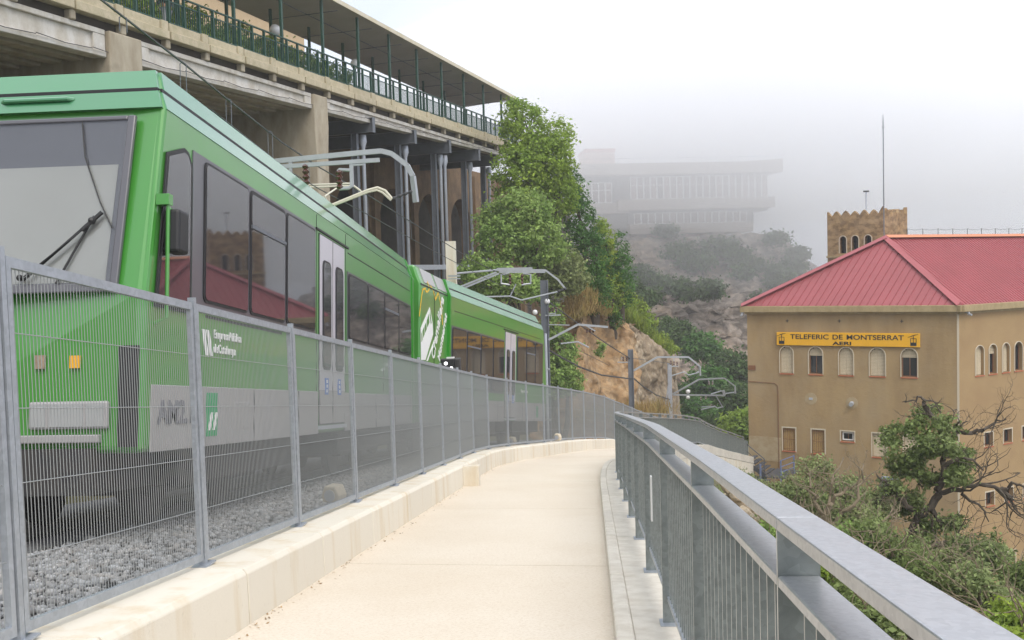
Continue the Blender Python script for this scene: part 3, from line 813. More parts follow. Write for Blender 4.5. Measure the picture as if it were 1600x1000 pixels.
# doors
def door(T, x0, x1, z0, z1, zw0, zw1):
    xm = (x0 + x1) / 2
    mb = MB(T); mb.box(x0, x1, -HW - .010, -HW + .01, z0, z1); d = obj('door', mb, m_black, train)
    for a, b in ((x0 + .02, xm - .035), (xm + .035, x1 - .02)):
        mb = MB(T); mb.box(a, b, -HW - .024, -HW - .008, 1.42, z1 - .02); obj('door_leaf', mb, m_lilac, d)
        mb = MB(T); mb.box(a, b, -HW - .0235, -HW - .008, z0 + .02, 1.416); obj('door_kick_panel', mb, m_grey, d)
        mb = MB(T); mb.prism(rrect(a + .10, b - .10, zw0, zw1, .10, -HW - .0245), (0, -.010, 0)); obj('door_window_seal', mb, m_black, d)
        mb = MB(T); mb.prism(rrect(a + .125, b - .125, zw0 + .03, zw1 - .03, .08, -HW - .035), (0, -.008, 0)); obj('door_pane', mb, m_glass, d)
        mb = MB(T); mb.box((a + b) / 2 - .09, (a + b) / 2 + .09, -HW - .03, -HW - .024, 1.36, 1.60); obj('blue_sticker', mb, m_blue, d)
        mb = MB(T)
        for k in range(3): mb.box((a + b) / 2 - .035, (a + b) / 2 + .035, -HW - .033, -HW - .0305, 1.39 + k * .07, 1.435 + k * .07)
        obj('sticker_sign', mb, m_white, d)
    mb = MB(T); mb.box(x0 - .02, x1 + .02, -HW - .05, -HW, z0 - .06, z0 - .01); obj('door_step', mb, m_steel_l, d)
    mb = MB(T); mb.box(x0 - .15, x1 + .30, -HW - .02, -HW, z1 + .03, z1 + .06); obj('door_gutter', mb, m_black, d)
door(T1, 5.27, 6.66, .92, 3.70, 1.72, 3.33)
door(T2, 4.70, 5.88, .90, 3.52, 1.60, 2.98)
obj('window_band', side(T2, -.20, 4.60, 1.62, 3.24), m_band, train)
for a, b, h in ((-.17, .97, None), (1.03, 2.19, 2.80), (2.25, 3.37, None), (3.43, 4.56, None)): window(T2, a, b, 1.66, 3.20, h)
obj('window_band', side(T2, 6.04, 9.45, 2.0, 3.50), m_band, train)
for a, b, h in ((6.07, 7.13, None), (7.19, 8.28, 3.02), (8.34, 9.42, None)): window(T2, a, b, 2.04, 3.46, h)
# end frames of the three bodies, their missing sky sheen painted as darker green
for T, x, xx in ((T1, 12.45, 12.63), (T3, 2.78, 2.88), (T2, -.40, -.32)):
    mb = MB(T); o = .03
    pts = [(x, -y - o, z) for y, z in SECT] + [(x, -y + .25, z) for y, z in SECT[::-1]]
    mb.prism(pts, (xx - x, 0, 0)); obj('end_frame', mb, m_green_d, train)
mb = MB(T1); mb.box(12.55, 13.05, -1.15, 1.15, .8, 4.1); obj('gangway_bellows', mb, m_black, train)
mb = MB(T3); mb.box(2.7, 3.2, -1.15, 1.15, .8, 4.1); obj('gangway_bellows', mb, m_black, train)
for x0 in (.50, 1.70):
    mb = MB(T3)
    def rp(x, t, o=.012): # on the sloping roof side between (1.3,3.98) and (.95,4.57)
        yv = 1.30 + (1.14 - 1.30) * t; zv = 3.97 + (4.395 - 3.97) * t
        return (x, -yv - o, zv + o * .5)
    mb.hexa([rp(x0, .1), rp(x0 + 1.0, .1), rp(x0 + 1.0, .1, -.03), rp(x0, .1, -.03), rp(x0, .9), rp(x0 + 1.0, .9), rp(x0 + 1.0, .9, -.03), rp(x0, .9, -.03)])
    obj('roof_grille', mb, m_grey, bodyM)
mb = MB(T3); mb.box(.2, 2.8, -HW - .01, -HW + .01, 3.93, 3.96); mb.box(1.35, 1.37, -HW - .008, -HW + .01, .9, 3.9); obj('panel_seam', mb, m_black, bodyM)
obj('module_skirt', side(T3, .22, 2.78, .80, 1.40), m_grey, train)
# logo on the module: a white railcar climbing, a yellow mountain outline
LM = T3 @ Matrix.Translation((0, -HW - .006, 0))
def lpx(px, py):
    p = at(px, py, 1.0) - CAM
    n_ = (T3.to_3x3() @ Vector((0, -1, 0))); o_ = T3 @ Vector((0, -HW - .01, 0))
    t = (o_ - CAM).dot(n_) / p.dot(n_)
    return T3.inverted() @ (CAM + p * t)
def decal(name, pxs, m, par, t=.006):
    mb = MB(T3); q = [lpx(*p) for p in pxs]; mb.prism([(v.x, -HW - .002, v.z) for v in q], (0, -t, 0)); return obj(name, mb, m, par)
def z620(pts): return [(620 + x / 6.667, 420 + y / 6.667) for x, y in pts]
lg = decal('railcar_emblem', z620([(345, 400), (375, 570), (380, 680), (300, 950), (255, 950), (250, 620)]), m_white, train)
for w_ in ([(333, 470), (340, 560), (318, 610), (312, 545)], [(306, 555), (312, 625), (295, 670), (290, 595)], [(285, 605), (290, 680), (275, 720), (270, 640)], [(264, 650), (268, 735), (258, 765), (256, 680)], [(348, 440), (362, 560), (356, 580), (343, 480)]):
    decal('emblem_window', z620(w_), m_green, lg, .009)
decal('emblem_rail', z620([(403, 708), (408, 720), (325, 960), (312, 960)]), m_white, train)
for seg in ([(238, 490), (248, 400), (262, 280), (275, 215), (300, 205), (305, 235), (325, 238), (340, 215), (330, 160), (322, 140)], [(355, 180), (372, 215)], [(385, 235), (405, 322), (418, 290), (432, 250), (440, 275), (455, 350), (468, 440), (480, 580)]):
    mb = MB(T3); q = [lpx(*p) for p in z620(seg)]
    for a, b in zip(q, q[1:]):
        u = Vector((b.x - a.x, 0, b.z - a.z)); u.normalize(); n_ = Vector((-u.z, 0, u.x)) * .022; e_ = u * .012
        a_, b_ = Vector((a.x, -HW - .003, a.z)) - e_, Vector((b.x, -HW - .003, b.z)) + e_
        mb.prism([a_ - n_, b_ - n_, b_ + n_, a_ + n_], (0, -.004, 0))
    obj('mountain_line', mb, m_yline, train)
# lettering helper
def text(name, body, T, size, m, parent, sx=1.0, bold=0.0, align='LEFT', ext=.004, shear=0.0, sp=1.0):
    cu = bpy.data.curves.new(name, 'FONT'); cu.body = body; cu.size = size; cu.offset = bold; cu.extrude = ext; cu.align_x = align; cu.shear = shear; cu.space_character = sp
    to = bpy.data.objects.new(name, cu); COL.objects.link(to)
    bpy.context.view_layer.update()
    me = bpy.data.meshes.new_from_object(to.evaluated_get(bpy.context.evaluated_depsgraph_get()))
    bpy.data.objects.remove(to)
    me.transform(T @ Matrix.Diagonal((sx, 1, 1, 1)))
    me.transform(Matrix.Translation(-ORG[parent.name]))
    me.materials.clear(); me.materials.append(m)
    return link(name, me, parent)
FLAT = Matrix(((1, 0, 0, 0), (0, 0, -1, 0), (0, 1, 0, 0), (0, 0, 0, 1)))     # lettering upright on a face that looks along -y
def on(T, x, z, y=-HW - .008): return T @ Matrix.Translation((x, y, z)) @ FLAT
text('company_lettering', 'EmpresaPública', on(T1, 1.40, 1.91), .125, m_white, train, sp=1.0, bold=.003)
text('company_lettering', 'deCatalunya', on(T1, 1.40, 1.76), .125, m_white, train, bold=.003)
mb = MB(T1)
for dx in (0, .11): mb.prism([(1.10 + dx, -HW - .003, 1.98), (1.18 + dx, -HW - .003, 1.98), (1.28 + dx, -HW - .003, 1.72), (1.20 + dx, -HW - .003, 1.72)], (0, -.005, 0))
obj('company_emblem', mb, m_white, train)
obj('company_logo', side(T1, 1.22, 1.50, .90, 1.34, t=.018), m_lgreen, train)
mb = MB(T1)
for dx in (0, .12): mb.prism([(1.25 + dx, -HW - .019, .96), (1.31 + dx, -HW - .019, .96), (1.38 + dx, -HW - .019, 1.14), (1.32 + dx, -HW - .019, 1.14)], (0, -.004, 0))
obj('company_logo_stripe', mb, m_white, train)
text('car_number', 'AM2.1', on(T1, .12, 1.05, -HW - .018), .30, m_numb, train, bold=.008)
up = R_(60)
for (px_, py_), s_, b_ in (((678, 560), .40, 'Cremallera'), ((687, 562), .30, 'Montserrat')):
    q = lpx(px_, py_ + 4)
    text('route_lettering', b_, T3 @ Matrix.Translation((q.x, -HW - .008, q.z)) @ FLAT @ Matrix.Rotation(up, 4, 'Z'), s_, m_white, train, bold=.006)
text('company_lettering', 'EmpresaPública', on(T2, 6.6, 1.72), .14, m_white, train)
mb = MB(T2); mb.box(8.6, 8.85, -HW - .02, -HW, .92, 1.30); obj('company_logo', mb, m_lgreen, train)
# mirror on its bracket
mb = MB(T1); mb.box(.05, .14, -HW - .12, -HW + .0, 3.03, 3.13); mb.tube([(.09, -HW - .10, 3.05), (.09, -HW - .10, 2.0), (.06, -HW, 1.95)], .018, 6)
mb.tube([(.09, -HW - .10, 3.0), (.36, -HW - .12, 3.0), (.36, -HW - .12, 2.62), (.09, -HW - .10, 2.62)], .014, 6)
mr_ = obj('mirror_bracket', mb, m_green, train)
mb = MB(T1); mb.box(.10, .33, -HW - .20, -HW - .05, 2.60, 3.0); obj('mirror', mb, m_black, mr_, bevel=.03, seg=2)
# running gear
for T, x0, x1 in ((T1, 1.0, 5.0), (T1, 7.0, 12.0), (T3, .2, 2.8), (T2, .3, 4.4), (T2, 6.3, 9.6)):
    mb = MB(T); mb.box(x0, x1, -1.12, 1.12, .42, .80); obj('underframe_box', mb, m_dark, train, bevel=.02)
for T, xs_ in ((T1, (1.5, 3.4)), (T1, (8.6, 10.4)), (T3, (.7, 2.3)), (T2, (1.2, 3.0)), (T2, (7.0, 8.8))):
    bg = MB(T); bg.box(xs_[0] - .5, xs_[1] + .5, -.86, -.72, .34, .56); bo = obj('bogie_frame', bg, m_dark, train)
    for x in xs_:
        mb = MB(T); mb.tube([(x, -.60, .36), (x, -.49, .36)], .36, 16); mb.tube([(x, .49, .36), (x, .60, .36)], .36, 16); mb.tube([(x, -.5, .36), (x, .5, .36)], .07, 8)
        obj('wheel', mb, m_dark, bo)
# pantograph on the front car
mb = MB(T1)
mb.box(8.9, 10.5, -.55, .55, 4.60, 4.66); obj_p = obj('pantograph_base', mb, m_steel_l, train)
for x_, y_ in ((9.0, -.5), (9.0, .5), (10.4, -.5), (10.4, .5)):
    mb = MB(T1); mb.tube([(x_, y_, 4.38), (x_, y_, 4.60)], .05, 8); obj('insulator', mb, m_orange, obj_p)
mb = MB(T1)
for y_ in (-.25, .25):
    mb.tube([(10.3, y_, 4.75), (9.3, y_, 5.15)], .022, 6); mb.tube([(9.3, y_, 5.15), (10.2, y_ * 1.2, 5.55)], .018, 6)
for x_ in (10.12, 10.32): mb.tube([(x_, -.75, 5.42), (x_, -.55, 5.58), (x_, .55, 5.58), (x_, .75, 5.42)], .018, 6)
obj('pantograph_arm', mb, m_ctube, obj_p)

# ------------------------------------------------------------------ viaduct that carries the terrace above the line
V0 = Vector((-13.684, 35.021, 0)); VD = Vector((.264, .9645, 0)).normalized()
TV = frame(V0, VD); TVi = TV.inverted()
def vat(px, py, y):          # a point of the picture on the vertical plane y of the viaduct's own frame
    o = TV @ Vector((0, y, 0)); n = TV.to_3x3() @ Vector((0, 1, 0)); r = ray(px, py)
    return TVi @ (CAM + r * ((o - CAM).dot(n) / r.dot(n)))
via = root('viaduct', V0, 'long concrete viaduct on piers and grey steel columns high beside the train', 'viaduct')
for k in range(-14, 16):
    s0 = -2.45 + 2.15 * k; r = random.uniform(-.02, .02)
    mb = MB(TV); mb.box(s0 + .04, s0 + 2.11, -.14 + r, .30, 9.96, 10.24); mb.box(s0 + .04, s0 + 1.72, -.05 + r, .30, 10.242, 10.54); mb.box(s0 + 1.76, s0 + 2.09, -.11 + r, .30, 10.242, 10.56)
    obj('parapet_slab', mb, m_slab, via, bevel=.015, seg=1)
    mb = MB(TV); mb.box(s0 - .12, s0 + .12, -.02, .24, 9.66, 9.955); obj('bracket', mb, m_viac, via, bevel=.03, seg=1)
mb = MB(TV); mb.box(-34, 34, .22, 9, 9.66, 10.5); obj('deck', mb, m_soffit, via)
def gz(s): return 8.80 + .017 * (s + 5)
def girder(y0, s0, s1, m):
    mb = MB(TV); a, b = gz(s0), gz(s1)
    def fl(ya, yb, z0a, z1a, z0b, z1b):
        mb.hexa([(s0, ya, z0a), (s1, ya, z0b), (s1, yb, z0b), (s0, yb, z0a), (s0, ya, z1a), (s1, ya, z1b), (s1, yb, z1b), (s0, yb, z1a)])
    fl(y0, y0 + .5, a, a + .17, b, b + .17); fl(y0 + .13, y0 + .37, a + .171, 9.49, b + .171, 9.49); fl(y0 + .02, y0 + .48, 9.491, 9.655, 9.491, 9.655)
    for s in (s0, s1 - .5): mb.hexa([(s, y0 + .03, a + .18), (s + .5, y0 + .03, a + .18), (s + .5, y0 + .129, a + .18), (s, y0 + .129, a + .18), (s, y0 + .03, 9.485), (s + .5, y0 + .03, 9.485), (s + .5, y0 + .129, 9.485), (s, y0 + .129, 9.485)])
    return obj('girder', mb, m, via, bevel=.015, seg=1)
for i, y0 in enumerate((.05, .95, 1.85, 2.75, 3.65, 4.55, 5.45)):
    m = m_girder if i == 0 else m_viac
    girder(y0, -17.0, -5.36, m); girder(y0, -3.85, 6.88, m)
    if i == 0: girder(y0, 7.97, 34, m)
for s0, s1 in ((-18.3, -17.02), (-5.34, -3.87), (6.9, 7.95)):
    mb = MB(TV)
    pts = [(s0, -.10), (s1, -.10), (s1, 7), (s0, 7)]
    zs_ = [-6, 0, 4, 7, 8.3, 9.64]
    vs = []; n = len(pts)
    for z in zs_:
        for x, y in pts: vs.append((x + random.uniform(-.03, .03), y + random.uniform(-.04, .04), z))
    fs = [(i * n + j, i * n + (j + 1) % n, (i + 1) * n + (j + 1) % n, (i + 1) * n + j) for i in range(len(zs_) - 1) for j in range(n)] + [tuple((len(zs_) - 1) * n + j for j in range(n))]
    mb.add(vs, fs); obj('pier', mb, m_viac, via, bevel=.05, seg=2)
# steel columns and their cross beams
for i, (px, py) in enumerate(((557, 250), (624, 260), (680, 280), (727, 290), (757, 290))):
    s = vat(px, py, .9).x; zt = 9.25
    mb = MB(TV)
    mb.box(s - .02, s + .02, .83, 1.10, -5, 8.62); mb.box(s - .12, s + .12, .80, .828, -5, 8.62); mb.box(s - .12, s + .12, 1.102, 1.13, -5, 8.62)
    obj('steel_column', mb, m_steel, via)
    mb = MB(TV); mb.box(s - .14, s + .14, -.10, 5.6, 8.64, 8.68); mb.box(s - .14, s + .14, -.10, 5.6, 9.30, 9.34); mb.box(s - .015, s + .015, -.10, 5.6, 8.681, 9.299); mb.box(s - .14, s + .14, -.13, -.102, 8.62, 9.36)
    obj('cross_beam', mb, m_steel, via)
    mb = MB(TV); p0 = s + .36
    mb.tube([(p0, .70, 8.60), (p0, .70, 8.25), (p0, .70, 7.95), (p0, .70, -5)], [.16, .19, .10, .10], 8); 
    if i == 2: mb.tube([(p0 + .45, .62, 8.60), (p0 + .45, .62, 8.25), (p0 + .45, .62, 7.95), (p0 + .45, .62, -5)], [.16, .19, .10, .10], 8)
    obj('pale_column_front', mb, m_steel_l, via, smooth=True)  # paler steel puts the skylight on the column's front into the colour
a, b = vat(610, 393, .55), vat(765, 385, .55)
mb = MB(TV); mb.beam((a.x, .55, 2.0), (b.x, .55, 2.0), .12, .28); obj('tie_beam', mb, m_steel_l, via)
mb = MB(TV)
for s in np.arange(-17, 34, 2.2): mb.tube([(s, -.0, gz(s) + .2), (s + 1.1, -.0, gz(s) + .14), (s + 2.2, -.0, gz(s) + .2)], .015, 4)
obj('cable', mb, m_cable, via)
# old masonry wall with arches behind the columns
mb = MB(TV); y0 = 6.2
s = 7.0
arches = []
while s < 52:
    c = s + 2.9; r = 2.15; zs0 = 4.6
    arches.append((c, r, zs0)); s += 5.6
def arch_wall(mb, a, b, c, r, zs0, zb, zt, y0, th):
    n = 12
    prof = [(c + r * math.cos(math.pi * i / n), zs0 + r * 1.25 * math.sin(math.pi * i / n)) for i in range(n + 1)]
    mb.box(a, c - r, y0, y0 + th, zb, zs0); mb.box(c + r, b, y0, y0 + th, zb, zs0)
    for (x1, z1), (x0, z0) in zip(prof, prof[1:]):
        xa = max(a, x0); mb.hexa([(x0, y0, z0), (x1, y0, z1), (x1, y0 + th, z1), (x0, y0 + th, z0), (x0, y0, zt), (x1, y0, zt), (x1, y0 + th, zt), (x0, y0 + th, zt)])
    mb.box(a, c - r, y0, y0 + th, zs0, zt); mb.box(c + r, b, y0, y0 + th, zs0, zt)
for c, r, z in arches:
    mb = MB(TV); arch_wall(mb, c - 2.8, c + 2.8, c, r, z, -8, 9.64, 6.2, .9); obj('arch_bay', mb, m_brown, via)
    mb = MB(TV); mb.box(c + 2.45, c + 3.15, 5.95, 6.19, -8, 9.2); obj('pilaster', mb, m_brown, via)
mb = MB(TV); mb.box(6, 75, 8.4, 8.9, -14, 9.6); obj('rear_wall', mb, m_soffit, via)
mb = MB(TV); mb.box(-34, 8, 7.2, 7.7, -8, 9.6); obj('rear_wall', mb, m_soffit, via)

# terrace railing
tr = root('terrace_railing', TV @ Vector((0, 0, 10.55)), 'dark green railing with thin bars along the edge of the terrace above', 'railing')
pmesh = MB(); pmesh.box(-.03, .03, -.05, .05, 0, 1.03)
pme = mesh_of('post', pmesh, m_railgreen)
ang = math.atan2(VD.y, VD.x)
PB = .82
ss = [-9.6 + PB * i for i in range(54)]
for i, s in enumerate(ss): place('post', pme, tr, TV @ Vector((s, .12, 10.57)), ang)
bmesh_ = mesh_of('bar', MB().box(-.010, .010, -.012, .012, 0, .70), m_railgreen)
allb = [s + PB * k / 7 for s in ss[:-1] for k in range(1, 7)]
for s in allb[:290]: place('bar', bmesh_, tr, TV @ Vector((s, .12, 10.645)), ang)
mb = MB(TV)
for s in allb[290:]: mb.box(s - .01, s + .01, .108, .132, 10.645, 11.345)
obj('bar', mb, m_railgreen, tr, kind='stuff')
for i in range(0, 53, 4):
    s0, s1 = ss[i], ss[min(i + 4, 53)]
    mb = MB(TV); mb.box(s0 + .004, s1 - .004, .075, .165, 11.602, 11.65); obj('handrail_bar', mb, m_railgreen, tr)
    for a, b in zip(ss[i:i + 5], ss[i + 1:i + 5]):
        for z_ in (11.346, 10.60): mb = MB(TV); mb.box(a + .032, b - .032, .10, .14, z_, z_ + .041); obj('cross_rail', mb, m_railgreen, tr)
# canopy
cz = lambda s, y: 14.18 - .023 * (s - 9) - .06 * y
can = root('terrace_canopy', TV @ Vector((9, 2, 10.55)), 'long flat pale canopy on slim dark green columns over the terrace', 'canopy')
mb = MB(TV); s0, s1 = -8, 33.6
mb.hexa([(s0, 0, cz(s0, 0)), (s1, 0, cz(s1, 0)), (s1, 4.2, cz(s1, 4.2)), (s0, 4.2, cz(s0, 4.2)), (s0, 0, cz(s0, 0) + .10), (s1, 0, cz(s1, 0) + .10), (s1, 4.2, cz(s1, 4.2) + .1), (s0, 4.2, cz(s0, 4.2) + .1)])
obj('canopy_roof', mb, m_canopy, can)
mb = MB(TV); mb.hexa([(s0, -.06, cz(s0, 0) - .03), (s1, -.06, cz(s1, 0) - .03), (s1, -.004, cz(s1, 0) - .03), (s0, -.004, cz(s0, 0) - .03), (s0, -.06, cz(s0, 0) + .17), (s1, -.06, cz(s1, 0) + .17), (s1, -.004, cz(s1, 0) + .17), (s0, -.004, cz(s0, 0) + .17)])
obj('canopy_edge', mb, m_canedge, can)
mb = MB(TV); mb.hexa([(s0, 1.98, cz(s0, 2) - .03), (s1, 1.98, cz(s1, 2) - .03), (s1, 2.02, cz(s1, 2) - .03), (s0, 2.02, cz(s0, 2) - .03), (s0, 1.98, cz(s0, 2) - .002), (s1, 1.98, cz(s1, 2) - .002), (s1, 2.02, cz(s1, 2) - .002), (s0, 2.02, cz(s0, 2) - .002)])
for s in np.arange(-7, 33, 3.3): mb.box(s - .015, s + .015, .1, 4.1, cz(s, 4.2) - .06, cz(s, 4.2) - .03)
obj('soffit_seam', mb, m_steel, can)
for k in range(-4, 9):
    s = 5.1 + 3.3 * k
    for y in (.30, 3.0):
        mb = MB(TV); mb.box(s - .055, s + .055, y - .055, y + .055, 10.56, cz(s, y) - .002); obj('column', mb, m_railgreen, can)
# behind the railing: grey screen sheets, beige building, globe lamps, a visitor
scr_ = root('grey_screen', TV @ Vector((25, 3.6, 10.5)), 'row of weathered grey corrugated sheets closing the back of the terrace', 'screen')
for i in range(22):
    s = 14.5 + i * 1.05
    mb = MB(TV); mb.box(s, s + 1.03, 3.7 + (i % 2) * .03, 3.76 + (i % 2) * .03, 10.52, 12.15 + random.uniform(-.05, .05)); obj('sheet', mb, m_fsheet, scr_)
bl = root('terrace_building', TV @ Vector((-6, 9, 10.5)), 'plain sandy beige building behind the shrubs of the terrace', 'building')
mb = MB(TV); mb.box(-30, 20.2, 8.5, 14, 10.5, 16.4); obj('wall', mb, m_beige, bl)
mb = MB(TV); mb.box(-30.3, 20.5, 8.2, 14.3, 16.41, 16.7); obj('roof', mb, m_corn, bl)
for s in (3.0, 8.0, 18.2):
    mb = MB(TV); mb.box(s, s + 1.1, 8.46, 8.49, 13.6, 15.0); w = obj('window', mb, m_wood, bl)
    mb = MB(TV); mb.box(s + .08, s + 1.02, 8.43, 8.458, 13.68, 14.92); obj('pane', mb, m_wpane, w)
for px, py, lb in ((430, 47, 'white globe lamp among the terrace shrubs under the nearer canopy end'), (555, 100, 'white globe lamp above the grey sheets of the terrace')):
    q = vat(px, py, 1.7); b = TV @ Vector((q.x, 1.7, 10.52))
    g = root('globe_lamp', b, lb, 'lamp', 'globe lamps on the terrace')
    mb = MB(TV); mb.tube([(q.x, 1.7, 10.52), (q.x, 1.7, q.z - .25)], .04, 8); obj('pole', mb, m_railgreen, g)
    mb = MB(TV); mb.ball((q.x, 1.7, q.z), .25, 16, 10); obj('globe', mb, m_lamp, g, smooth=True)
def person(b, rz):
    T = Matrix.Translation(b) @ Matrix.Rotation(rz, 4, 'Z')
    P = root('person', b, 'person in a dark jacket and grey trousers standing at the terrace railing', 'person')
    def skin(name, pts, edges, m):
        me = bpy.data.meshes.new(name); me.from_pydata([tuple((T.to_3x3() @ Vector(p[:3]))) for p in pts], edges, []); me.materials.append(m)
        o = link(name, me, P)
        sk = o.modifiers.new('skin', 'SKIN'); o.modifiers.new('sub', 'SUBSURF').levels = 1
        for v, p in zip(me.skin_vertices[0].data, pts): v.radius = (p[3], p[3] * (p[4] if len(p) > 4 else 1))
        me.skin_vertices[0].data[0].use_root = True
        return o
    skin('body', [(0, 0, .92, .15), (0, 0, 1.15, .15), (0, 0, 1.40, .16), (0, 0, 1.50, .06), (0, .01, 1.60, .09), (0, .01, 1.70, .085), (.20, 0, 1.42, .06), (.27, .05, 1.15, .05), (.22, .24, 1.02, .04), (.20, .30, 1.02, .035), (-.20, 0, 1.42, .06), (-.27, .05, 1.15, .05), (-.22, .24, 1.02, .04), (-.20, .30, 1.02, .035), (.09, 0, .85, .09), (.10, .02, .48, .065), (.10, -.02, .10, .045), (.10, .12, .04, .04), (-.09, 0, .85, .09), (-.10, .02, .48, .065), (-.10, -.02, .10, .045), (-.10, .12, .04, .04)],
         [(0, 1), (1, 2), (2, 3), (3, 4), (4, 5), (2, 6), (6, 7), (7, 8), (8, 9), (2, 10), (10, 11), (11, 12), (12, 13), (0, 14), (14, 15), (15, 16), (16, 17), (0, 18), (18, 19), (19, 20), (20, 21)], m_skin)
    skin('jacket', [(0, 0, .90, .19), (0, 0, 1.15, .175), (0, 0, 1.40, .18), (0, 0, 1.47, .10), (.21, 0, 1.42, .08), (.275, .05, 1.15, .068), (.225, .22, 1.03, .055), (-.21, 0, 1.42, .08), (-.275, .05, 1.15, .068), (-.225, .22, 1.03, .055)], [(0, 1), (1, 2), (2, 3), (2, 4), (4, 5), (5, 6), (2, 7), (7, 8), (8, 9)], m_jacket)
    skin('trousers', [(0, 0, .93, .16), (.095, 0, .82, .105), (.105, .02, .48, .085), (.10, -.02, .08, .07), (-.095, 0, .82, .105), (-.105, .02, .48, .085), (-.10, -.02, .08, .07)], [(0, 1), (1, 2), (2, 3), (0, 4), (4, 5), (5, 6)], m_trous)
    skin('hair', [(0, -.01, 1.66, .095), (0, -.01, 1.735, .085)], [(0, 1)], m_jacket)
q = vat(262, 38, .9)
person(TV @ Vector((q.x, .9, 10.51)), ang)

# ------------------------------------------------------------------ cable car station
SL = Vector((10.105, 62.948, 0)); SK = Vector((21.219, 57.24, 0)); SD2 = Vector((.826, .564, 0)).normalized()
SR = SK + SD2 * 24; SB = SL + SD2 * 24
TL = frame(SL, SK - SL); TR = frame(SK, SD2)
WL = (SK - SL).length
st = root('cable_car_station', (SK.x, SK.y, -18), 'tall brown rendered cable car station with a red ribbed metal roof', 'building')
def openwall(name, T, x0, x1, z0, z1, ops, m, th=.3):
    xs_ = sorted({x0, x1, *[o[0] for o in ops], *[o[1] for o in ops]}); zs_ = sorted({z0, z1, *[o[2] for o in ops], *[o[3] for o in ops]})
    mb = MB(T)
    for a, b in zip(xs_, xs_[1:]):
        for c, d in zip(zs_, zs_[1:]):
            cx, cz_ = (a + b) / 2, (c + d) / 2
            if any(o[0] < cx < o[1] and o[2] < cz_ < o[3] for o in ops): continue
            mb.quad((a, 0, c), (b, 0, c), (b, 0, d), (a, 0, d))
    for o in ops:
        a, b, c, d, arch = o[:5]
        if arch:
            r = (b - a) / 2; cx = (a + b) / 2; zc = d - r; n = 10
            pr = [(cx + r * math.cos(math.pi * i / n), zc + r * math.sin(math.pi * i / n)) for i in range(n + 1)]
            for (xa, za), (xb, zb) in zip(pr, pr[1:]):
                mb.poly([(xa, 0, za), (xa, 0, d), (xb, 0, d), (xb, 0, zb)][::-1] if False else [(xb, 0, zb), (xa, 0, za), (xa, 0, d), (xb, 0, d)])
                mb.quad((xa, 0, za), (xb, 0, zb), (xb, th, zb), (xa, th, za))
            top = zc
        else:
            top = d; mb.quad((a, 0, d), (b, 0, d), (b, th, d), (a, th, d))
        mb.quad((a, 0, c), (a, 0, top), (a, th, top), (a, th, c)); mb.quad((b, 0, top), (b, 0, c), (b, th, c), (b, th, top)); mb.quad((b, 0, c), (a, 0, c), (a, th, c), (b, th, c))
    return obj(name, mb, m, st)
ops = []
upw = [(2.12, 2.93, 'shut'), (3.92, 4.75, 'half'), (5.75, 6.59, 'shut'), (7.56, 8.44, 'shut'), (9.36, 10.24, 'half')]
for a, b, k in upw: ops.append((a, b, -5.30, -3.60, True))
low = [(2.22, 3.01, -10.25, 'bars'), (4.03, 4.82, -10.27, 'bars'), (5.82, 6.60, -9.40, 'small'), (7.67, 8.47, -10.22, 'shut'), (9.46, 10.25, -10.2, 'shut')]
for a, b, z, k in low: ops.append((a, b, z, -8.79, False))
openwall('wall', TL, 0, WL, -20, -1.55, ops, m_stucco)
opr = []
for a, b in ((1.51, 2.28), (2.78, 3.51), (4.07, 4.76), (5.27, 6.04), (6.6, 7.35), (7.9, 8.65)): opr.append((a, b, -5.25, -3.5, True))
for a in (2.33, 4.18, 6.03, 7.9): opr.append((a, a + .82, -9.56, -8.73, False)); opr.append((a + .1, a + .92, -13.15, -12.32, False)); opr.append((a + .35, a + 1.15, -17.1, -16.27, False))
openwall('wall', TR, 0, 24, -20, -1.55, opr, m_stucco2)
mb = MB(); b0 = Vector((0, 0, -20)); t0 = Vector((0, 0, -1.55))
mb.quad(SR + b0, SB + b0, SB + t0, SR + t0); mb.quad(SB + b0, SL + b0, SL + t0, SB + t0)
obj('rear_wall', mb, m_stucco, st)
mb = MB(TL); mb.box(WL - .10, WL + .012, -.012, .1, -20, -1.56); obj('corner_bead', mb, m_plaster, st)
for T, x1 in ((TL, WL), (TR, 24)):   # cornice
    mb = MB(T); s_ = .25
    mb.box(-.12, x1 + .12, -.12, .5, -1.55, -1.42); obj('cornice_moulding', mb, m_corn, st)
    mb = MB(T); mb.box(-.35, x1 + .36, -.36, .5, -1.418, -1.02); obj('cornice', mb, m_corn, st, bevel=.03, seg=2)
SLAT = mesh_of
def shutter(T, a, b, z0, z1, par, m, arch):
    n = int((z1 - z0) / .085)
    mb = MB(T); y = .15
    mid = (a + b) / 2
    for i in range(n):
        z = z0 + (z1 - z0) * i / n
        aa, bb = a, b
        if arch:
            r = (b - a) / 2; zc = z1 - r; dz = z + .06 - zc
            if dz > 0: hw = math.sqrt(max(0.0, r * r - dz * dz)); aa, bb = mid - hw, mid + hw
        if bb - aa < .1: continue
        mb.hexa([(aa, y, z), (bb, y, z), (bb, y + .03, z), (aa, y + .03, z), (aa, y + .018, z + .076), (bb, y + .018, z + .076), (bb, y + .04, z + .076), (aa, y + .04, z + .076)])
    mb.box(mid - .012, mid + .012, y - .012, y - .002, z0, z1 - .1)
    return obj('shutter', mb, m, par)
